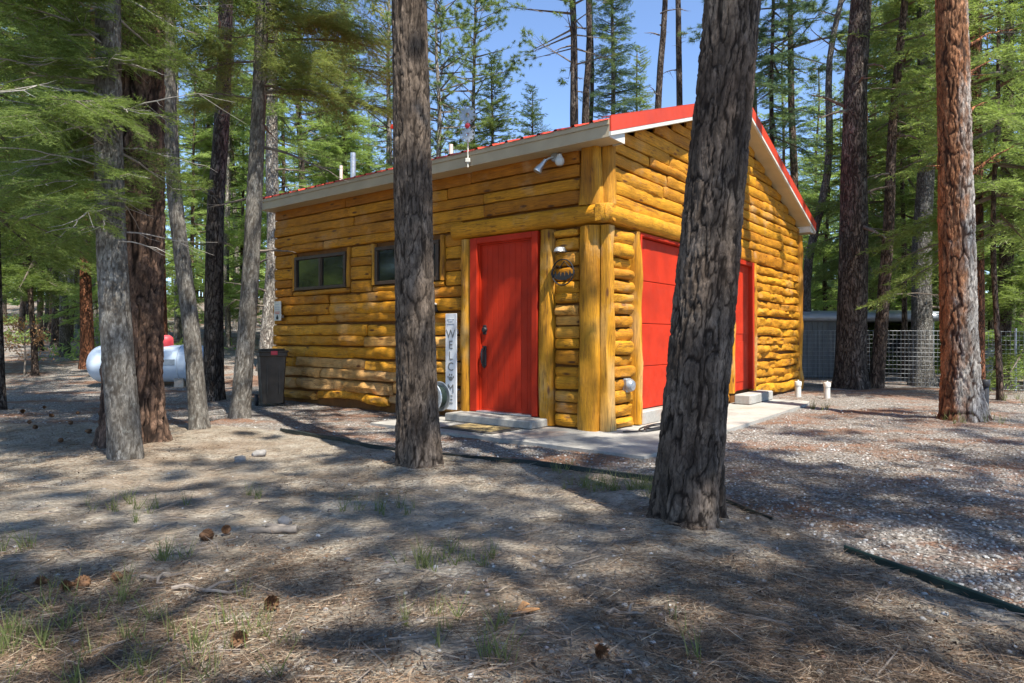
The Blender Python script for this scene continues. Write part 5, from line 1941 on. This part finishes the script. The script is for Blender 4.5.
def sapling():
    D = 15.5
    x = ray(24, D)
    t = thing('dead_sapling', 'small dead sapling with dry orange leaves in the sunlit clearing', 'sapling', (x, D, float(gz(x, D))), 0)
    r = np.random.RandomState(4)
    m = MB()
    m.tube([(0, 0, -0.1), (0.03, 0, 0.4), (0.0, 0.02, 0.85), (0.04, 0, 1.2)], [0.02, 0.017, 0.012, 0.004], 7)
    tips = []
    for k in range(16):
        z = r.uniform(0.35, 1.1)
        a = r.uniform(0, 6.28)
        l = r.uniform(0.25, 0.6) * (1.35 - z * 0.6)
        e = (l * math.cos(a), l * math.sin(a), z + r.uniform(0.0, 0.35))
        m.tube([(0.015, 0.005, z), (e[0] * 0.5, e[1] * 0.5, z + 0.1), e], [0.008, 0.006, 0.002], 5)
        tips += [(e, 1.0), ((e[0] * 0.6, e[1] * 0.6, z + 0.12), 0.7)]
    m.build('trunk', M['stick'], t)
    P = np.concatenate([np.array(e) + r.normal(0, 0.085, (26, 3)) for e, s in tips])
    D_ = r.normal(size=(len(P), 3))
    D_ /= np.linalg.norm(D_, axis=1, keepdims=True)
    link('crown', mesh_tris('crown', needle_tris(P, D_ * 0.055, 0.035), M['deadleaf']), t)

for fn in (wheeled_bin, propane_tank, fence, shed, posts, edging, sapling):
    fn()

# ------------------------------------------------------------------ what lies on the ground
def gp(px, py):
    D = EYE * 663.0 / (py - 337.0)
    return ray(px, D), D

def small_things():
    rng = random.Random(12)
    # pine cones: overlapping scales round a core
    def cone_mesh():
        m = MB()
        m.lathe([(0.0, -0.045), (0.018, -0.035), (0.024, -0.01), (0.018, 0.02), (0.0, 0.045)], 10)
        for k in range(70):
            t = k / 69
            z = -0.042 + 0.08 * t
            a = k * 2.3999
            r = 0.036 * math.sin(math.pi * (0.18 + 0.78 * (1 - t))) + 0.004
            ca, sa = math.cos(a), math.sin(a)
            w = 0.011
            m.add([(r * 0.4 * ca - w * sa, r * 0.4 * sa + w * ca, z), (r * 0.4 * ca + w * sa, r * 0.4 * sa - w * ca, z), (r * 1.1 * ca + w * 0.7 * sa, r * 1.1 * sa - w * 0.7 * ca, z + 0.012),
                   (r * 1.25 * ca, r * 1.25 * sa, z + 0.016), (r * 1.1 * ca - w * 0.7 * sa, r * 1.1 * sa + w * 0.7 * ca, z + 0.012), (r * 0.5 * ca, r * 0.5 * sa, z - 0.006)],
                  [(0, 1, 2, 3, 4), (1, 0, 5), (0, 4, 3, 5), (3, 2, 1, 5)])
        return m
    proto = None
    spots = [(270, 618, 'lone brown pine cone in the sunlit soil below the bleached wood chunk'), (43, 597, None), (84, 600, None), (68, 602, None), (118, 592, None), (240, 655, None), (600, 668, 'dark pine cone near the bottom edge, in shaded litter'), (205, 545, None), (225, 540, None)]
    spots += [(px, py, None) for px, py in ((52, 418), (70, 424), (36, 430), (88, 432), (22, 414), (60, 440), (100, 436), (45, 408), (30, 424), (78, 415))]
    for (px, py, lab) in spots:
        x, y = gp(px, py)
        if proto is None:
            o = proto = cone_mesh().build('pine_cone', M['cone'])
        else:
            o = proto.copy()
            COL.objects.link(o)
        s = rng.uniform(0.5, 0.75)
        o.scale = (s, s, s)
        o.location = (x, y, float(gfull(x, y)) + 0.03)
        o.rotation_euler = (rng.uniform(1.2, 1.9), rng.uniform(-0.4, 0.4), rng.uniform(0, 6.28))
        grp = None
        if lab is None:
            lab = 'brown pine cone lying in shaded litter near the grey fir' if py < 450 else 'brown pine cone lying in the near needle litter'
            grp = 'cones by the grey fir' if py < 450 else 'cones in the near litter'
        o['label'], o['category'] = lab, 'pine cone'
        if grp:
            o['group'] = grp
        elif 'group' in o:
            del o['group']
    # sticks
    for (px, py, L, az, rad, mat, lab) in ((207, 602, 0.30, -8, 0.010, 'stick', 'dark crooked stick lying in the litter near the pine cones'), (548, 628, 0.0, 0, 0, None, None),
                                           (628, 622, 0.16, 5, 0.008, 'stick', 'short dark twig among white pebbles'), (155, 592, 0.14, -30, 0.010, 'stick', 'short twig stub in the needle litter beside the grass'),
                                           (845, 500, 0.22, 12, 0.006, 'stick', 'thin dark twig lying on the gravel'), (400, 440, 0.0, 0, 0, None, None)):
        if not lab:
            continue
        x, y = gp(px, py)
        m = MB()
        pts = [(L * (i / 6 - 0.5), 0.02 * math.sin(i * 1.3 + px), 0.012 + 0.008 * math.sin(i * 2.1)) for i in range(7)]
        m.tube(pts, [rad * (1 - 0.09 * i) for i in range(7)], 7)
        m.tube([pts[3], (pts[3][0] + L * 0.12, 0.05 * L + 0.02, 0.03), (pts[3][0] + L * 0.22, 0.14 * L + 0.03, 0.025)], [rad * 0.7, rad * 0.5, rad * 0.2], 6)
        o = m.build('stick', M[mat])
        o.location = (x, y, float(gfull(x, y)) + 0.01)
        o.rotation_euler = (0, 0, R(az))
        tag(o, lab, 'stick')
    # bleached chunk of wood with bark
    x, y = gp(272, 536)
    m = MB()
    for (dx, dy, L, az, r0) in ((0, 0, 0.26, 6, 0.020), (0.03, 0.08, 0.20, -12, 0.014)):
        ca, sa = math.cos(R(az)), math.sin(R(az))
        pts = [(dx + ca * L * (i / 8 - 0.5), dy + sa * L * (i / 8 - 0.5), r0 * 0.8) for i in range(9)]
        m.tube(pts, [r0 * (0.65 + 0.5 * abs(math.sin(i * 1.1 + az))) for i in range(9)], 9)
    o = m.build('wood_chunk', M['drywood'])
    o.location = (x, y, float(gfull(x, y)))
    tag(o, 'bleached broken wood chunk lying on the soil left of centre'.replace(' left of centre', ' amid dark litter'), 'wood')
    x, y = gp(524, 621)
    m = MB()
    m.tube([(-0.06, -0.03, 0.012), (-0.02, 0.0, 0.016), (0.03, 0.02, 0.015), (0.06, 0.035, 0.012)], [0.005, 0.010, 0.009, 0.003], 7)
    m.tube([(-0.02, 0.0, 0.02), (0.0, 0.04, 0.03), (0.02, 0.06, 0.02)], [0.01, 0.012, 0.004], 6)
    o = m.build('wood_chip', M['chip'])
    o.location = (x, y, float(gfull(x, y)))
    tag(o, 'bright orange splintered wood chip on pale pebbly soil', 'wood chip')
    # stones
    def stone(seed, s):
        m = MB()
        n1, n2 = 12, 8
        v, f = [], []
        for i in range(n2 + 1):
            b = math.pi * i / n2
            for j in range(n1):
                a = 2 * math.pi * j / n1
                p = np.array([math.cos(a) * math.sin(b), math.sin(a) * math.sin(b), math.cos(b)])
                k = 1 + 0.38 * float(noise(p[0] * 1.7 + seed, p[1] * 1.7, p[2] * 1.7, 4))
                v.append(p * k * np.array([1, 0.75, 0.55]) * s)
        for i in range(n2):
            for j in range(n1):
                f.append((i * n1 + j, (i + 1) * n1 + j, (i + 1) * n1 + (j + 1) % n1, i * n1 + (j + 1) % n1))
        m.add(v, f)
        return m
    for (px, py, s, lab) in ((259, 452, 0.075, 'rounded grey stone on soil near the black edging'), (348, 567, 0.022, 'pale flat stone on dappled soil'), (285, 523, 0.05, 'grey angular stone behind the bleached wood chunk'),
                             (240, 458, 0.06, 'dusty grey stone beside the rounded one near the slim fir')):
        x, y = gp(px, py)
        o = stone(px, s).build('stone', M['rock'], None, True, 60)
        o.location = (x, y, float(gfull(x, y)) + s * 0.25)
        o.rotation_euler = (0, 0, px)
        tag(o, lab, 'stone')

small_things()

def scatter():
    r = np.random.RandomState(77)

    def in_view(n, d0, d1, powr=1.0, margin=1.12):
        """ground points spread so that nearer ground gets its fair share in the picture"""
        u = r.rand(n)
        D = 1.0 / (1 / d0 + (1 / d1 - 1 / d0) * u ** powr)
        x = (r.rand(n) * 2 - 1) * 0.7725 * margin * D
        return x, D

    def house_clear(x, y):
        rx, ry = x - CX, y - CY
        a, b = rx * RX + ry * RY, rx * LX + ry * LY
        inside = (a > -0.06) & (b > -0.1) & (a < WID) & (b < LEN)
        pad = ((a > -1.15) & (b > -1.1) & (a < 5.07) & (b < 0)) | ((a > -1.15) & (a < 0) & (b < 2.57) & (b > -1.1))
        return ~(inside | pad), ~inside

    # ---- pebbles: low faceted stones
    ico = np.array([(0, 0, 1), (0.89, 0, 0.45), (0.28, 0.85, 0.45), (-0.72, 0.53, 0.45), (-0.72, -0.53, 0.45), (0.28, -0.85, 0.45), (0.72, 0.53, -0.45), (-0.28, 0.85, -0.45), (-0.89, 0, -0.45), (-0.28, -0.85, -0.45), (0.72, -0.53, -0.45), (0, 0, -1)])
    fi = np.array([(0, 1, 2), (0, 2, 3), (0, 3, 4), (0, 4, 5), (0, 5, 1), (1, 6, 2), (2, 7, 3), (3, 8, 4), (4, 9, 5), (5, 10, 1), (2, 6, 7), (3, 7, 8), (4, 8, 9), (5, 9, 10), (1, 10, 6)])

    def stones(x, y, s, name, mat, label, cat):
        n = len(x)
        z = gfull(x, y) + 0.002
        ang = r.rand(n) * 6.28
        v = ico[None] * (1 + 0.35 * r.normal(size=(n, 12, 1)) * 0.5) * np.stack([np.ones(n), 0.6 + 0.4 * r.rand(n), 0.35 + 0.35 * r.rand(n)], 1)[:, None] * s[:, None, None]
        ca, sa = np.cos(ang)[:, None], np.sin(ang)[:, None]
        V = np.stack([v[..., 0] * ca - v[..., 1] * sa + x[:, None], v[..., 0] * sa + v[..., 1] * ca + y[:, None], v[..., 2] + z[:, None]], -1)
        F = (fi[None] + (np.arange(n) * 12)[:, None, None]).reshape(-1, 3)
        me = bpy.data.meshes.new(name)
        me.vertices.add(n * 12)
        me.vertices.foreach_set('co', V.astype(np.float32).ravel())
        me.loops.add(F.size)
        me.loops.foreach_set('vertex_index', F.ravel().astype(np.int32))
        me.polygons.add(len(F))
        me.polygons.foreach_set('loop_start', np.arange(0, F.size, 3, dtype=np.int32))
        me.polygons.foreach_set('loop_total', np.full(len(F), 3, np.int32))
        me.materials.append(mat)
        me.update(calc_edges=True)
        tag(link(name, me), label, cat, kind='stuff')

    pm = Mat('pebble', 0.85, spec=0.25)
    geo = pm.n('NewGeometry')
    c = pm.ramp(geo.outputs['Random Per Island'], (0.0, (0.11, 0.09, 0.075)), (0.35, (0.22, 0.195, 0.17)), (0.75, (0.35, 0.33, 0.30)), (0.94, (0.52, 0.51, 0.49)), (1.0, (0.34, 0.20, 0.15)))
    pm.col(pm.mix(0.5, c, pm.ramp(pm.noise(60, pm.coord(), 3), (0.3, 0.6), (0.7, 1.1)), 'MULTIPLY'))
    x, y = in_view(52000, 2.0, 11, 0.9)
    g = gravel_mask(x, y)
    ok = house_clear(x, y)[0] & (g > 0.02) & ~((x < -0.2) & (r.rand(len(x)) < 0.35))
    dense = noise(x * 0.9, y * 0.9, 0, 91)
    ok &= r.rand(len(x)) < 0.75 + 0.4 * dense
    x, y = x[ok], y[ok]
    s = (0.005 + 0.009 * r.rand(len(x)) ** 2) * (1 + 0.03 * y)
    stones(x, y, s, 'gravel', pm.m, 'pale crushed gravel around the cabin and over the drive', 'gravel')
    x, y = in_view(6000, 1.7, 9, 1.0)
    ok = house_clear(x, y)[0] & (gravel_mask(x, y) < 0) & (r.rand(len(x)) < 0.35 + 0.65 * smooth(-1.5, 1.0, x))
    x, y = x[ok], y[ok]
    s = 0.004 + 0.013 * r.rand(len(x)) ** 4
    stones(x, y, s, 'pebbles', pm.m, 'loose pale pebbles strewn over the bare soil', 'pebbles')

    # ---- fallen needles, in bundles of two or three
    nm = Mat('fallen_needle', 0.7, spec=0.2)
    geo = nm.n('NewGeometry')
    nm.col(nm.ramp(geo.outputs['Random Per Island'], (0.0, (0.06, 0.042, 0.03)), (0.45, (0.165, 0.105, 0.065)), (0.85, (0.29, 0.205, 0.135)), (1.0, (0.46, 0.39, 0.29))))
    x, y = in_view(130000, 1.75, 13, 0.9)
    d = noise(x * 0.8, y * 0.8, 0, 51) + 0.6 * noise(x * 2.7, y * 2.7, 0, 52)
    g = gravel_mask(x, y)
    for tx, ty in ((0.98, 3.77), (-0.77, 5.42), (-3.35, 5.77), (5.66, 8.35), (3.4, 6.6)):
        d = d + 1.1 * np.exp(-((x - tx) ** 2 + (y - ty) ** 2) / 0.8)
    ok = house_clear(x, y)[0] & (r.rand(len(x)) < 0.62 * np.clip(0.36 + 0.62 * d + (g > 0) * (0.9 * noise(x * 0.5, y * 0.9, 0, 61) - 0.05), 0.05, 1))
    x, y = x[ok], y[ok]
    n = len(x)
    a = r.rand(n) * 6.28
    P = np.stack([x, y, gfull(x, y) + 0.003 + 0.022 * r.rand(n) ** 2], 1)
    D = np.stack([np.cos(a), np.sin(a), r.normal(0, 0.12, n)], 1) * (0.05 + 0.09 * r.rand(n, 1))
    tri = [needle_tris(P, D, 0.0022)]
    a2 = a + r.normal(0, 0.22, n)
    D2 = np.stack([np.cos(a2), np.sin(a2), r.normal(0, 0.12, n)], 1) * (0.05 + 0.09 * r.rand(n, 1))
    tri.append(needle_tris(P, D2, 0.0022))
    tag(link('needle_litter', mesh_tris('needle_litter', np.concatenate(tri), nm.m)), 'dry brown pine needles scattered over the ground', 'needle litter', kind='stuff')

    # ---- dry bits of bark and leaf
    x, y = in_view(30000, 1.75, 12, 0.9)
    ok = house_clear(x, y)[0] & (noise(x * 0.8, y * 0.8, 0, 51) + 0.5 * noise(x * 2, y * 2, 0, 53) > -0.05)
    x, y = x[ok], y[ok]
    n = len(x)
    P = np.stack([x, y, gfull(x, y) + 0.004 + 0.008 * r.rand(n)], 1)
    D = r.normal(size=(n, 3)) * np.array([1, 1, 0.25])
    D /= np.linalg.norm(D, axis=1, keepdims=True)
    bm_ = Mat('bark_bits', 0.9, spec=0.1)
    geo = bm_.n('NewGeometry')
    bm_.col(bm_.ramp(geo.outputs['Random Per Island'], (0.0, (0.05, 0.032, 0.022)), (0.6, (0.17, 0.10, 0.06)), (1.0, (0.36, 0.27, 0.19))))
    tag(link('bark_litter', mesh_tris('bark_litter', needle_tris(P, D * (0.006 + 0.024 * r.rand(n, 1) ** 3), 0.004 + 0.012 * r.rand(n, 1) ** 2), bm_.m)), 'small dark flakes of bark and leaf on the ground', 'bark litter', kind='stuff')

    # ---- small dead twigs
    x, y = in_view(1500, 1.75, 11, 0.9)
    ok = house_clear(x, y)[0]
    x, y = x[ok], y[ok]
    n = len(x)
    a = r.rand(n) * 6.28
    L = 0.04 + 0.22 * r.rand(n) ** 2.5
    P = np.stack([x, y, gfull(x, y) + 0.008], 1)
    D = np.stack([np.cos(a), np.sin(a), r.normal(0.02, 0.06, n)], 1) * L[:, None]
    K = np.stack([np.cos(a + 0.5), np.sin(a + 0.5), r.normal(0.05, 0.1, n)], 1) * (L * 0.6)[:, None]
    up = np.array([0, 0, 0.004])
    tris = [needle_tris(P, D, 0.007), needle_tris(P + up, D, 0.006), needle_tris(P + D * 0.4, K, 0.005)]
    tag(link('twig_litter', mesh_tris('twig_litter', np.concatenate(tris), M['stick'])), 'small dead twigs lying all over the soil', 'twigs', kind='stuff')

    # ---- low undergrowth on the far slopes
    n = 5200
    x = r.uniform(-26, 26, n)
    y = r.uniform(17.5, 36, n)
    ok = (np.abs(x) > 4 + 0 * y) & ~((x > 6) & (y < 20.5)) & (noise(x * 0.35, y * 0.35, 0, 71) > -0.05)
    x, y = x[ok], y[ok]
    P, D = [], []
    for k in range(9):
        d_ = r.normal(size=(len(x), 3)) * np.array([1, 1, 0.6]) + np.array([0, 0, 0.8])
        d_ /= np.linalg.norm(d_, axis=1, keepdims=True)
        P.append(np.stack([x + r.normal(0, 0.18, len(x)), y + r.normal(0, 0.18, len(x)), gz(x, y) + 0.35 * r.rand(len(x)) ** 1.5], 1))
        D.append(d_ * (0.10 + 0.16 * r.rand(len(x), 1)))
    P, D = np.concatenate(P), np.concatenate(D)
    tag(link('undergrowth', mesh_tris('undergrowth', needle_tris(P, D, 0.06), LEAF['fresh'])), 'low green undergrowth on the far forest floor', 'undergrowth', kind='stuff')

    # ---- grass
    cl = [(620, 487, 0.32, 260), (590, 485, 0.25, 130), (650, 492, 0.2, 110), (560, 470, 0.2, 50), (432, 566, 0.16, 110), (470, 570, 0.14, 60), (95, 640, 0.35, 130), (170, 565, 0.14, 60), (250, 495, 0.10, 40), (35, 655, 0.4, 100),
          (60, 625, 0.35, 90), (380, 510, 0.3, 90), (120, 510, 0.35, 110), (220, 660, 0.3, 130), (500, 660, 0.12, 40), (970, 421, 0.28, 200), (955, 423, 0.25, 120), (985, 418, 0.2, 90), (770, 415, 0.6, 90), (740, 418, 0.3, 50), (810, 408, 0.5, 60),
          (440, 625, 0.2, 40), (480, 640, 0.2, 40), (20, 560, 0.3, 70), (10, 620, 0.3, 90), (150, 670, 0.4, 160), (1010, 400, 0.8, 120), (690, 640, 0.2, 20)]
    P, D, W = [], [], []
    for px, py, s, n in cl:
        cx, cy = gp(px, py)
        q = r.normal(0, s * 0.45, (n, 2)) + (cx, cy)
        tu = r.randint(0, max(3, n // 9), n)                 # blades stand in small tufts
        cen = r.normal(0, s * 0.45, (max(3, n // 9), 2)) + (cx, cy)
        q = cen[tu] + r.normal(0, 0.012, (n, 2))
        h = (0.04 + 0.10 * r.rand(n)) * (1.3 if cy > 6 else 1)
        d = np.stack([r.normal(0, 0.35, n), r.normal(0, 0.35, n), np.ones(n)], 1) * h[:, None]
        P.append(np.stack([q[:, 0], q[:, 1], gfull(q[:, 0], q[:, 1]) + 0.0], 1))
        D.append(d)
        W.append(np.full(n, 0.0045 if cy < 6 else 0.008))
    P, D, W = np.concatenate(P), np.concatenate(D), np.concatenate(W)
    ok = house_clear(P[:, 0], P[:, 1])[0]
    tag(link('grass', mesh_tris('grass', needle_tris(P[ok], D[ok], W[ok][:, None]), M['grassblade'])), 'thin green grass blades sprouting from the soil', 'grass', kind='stuff')

scatter()
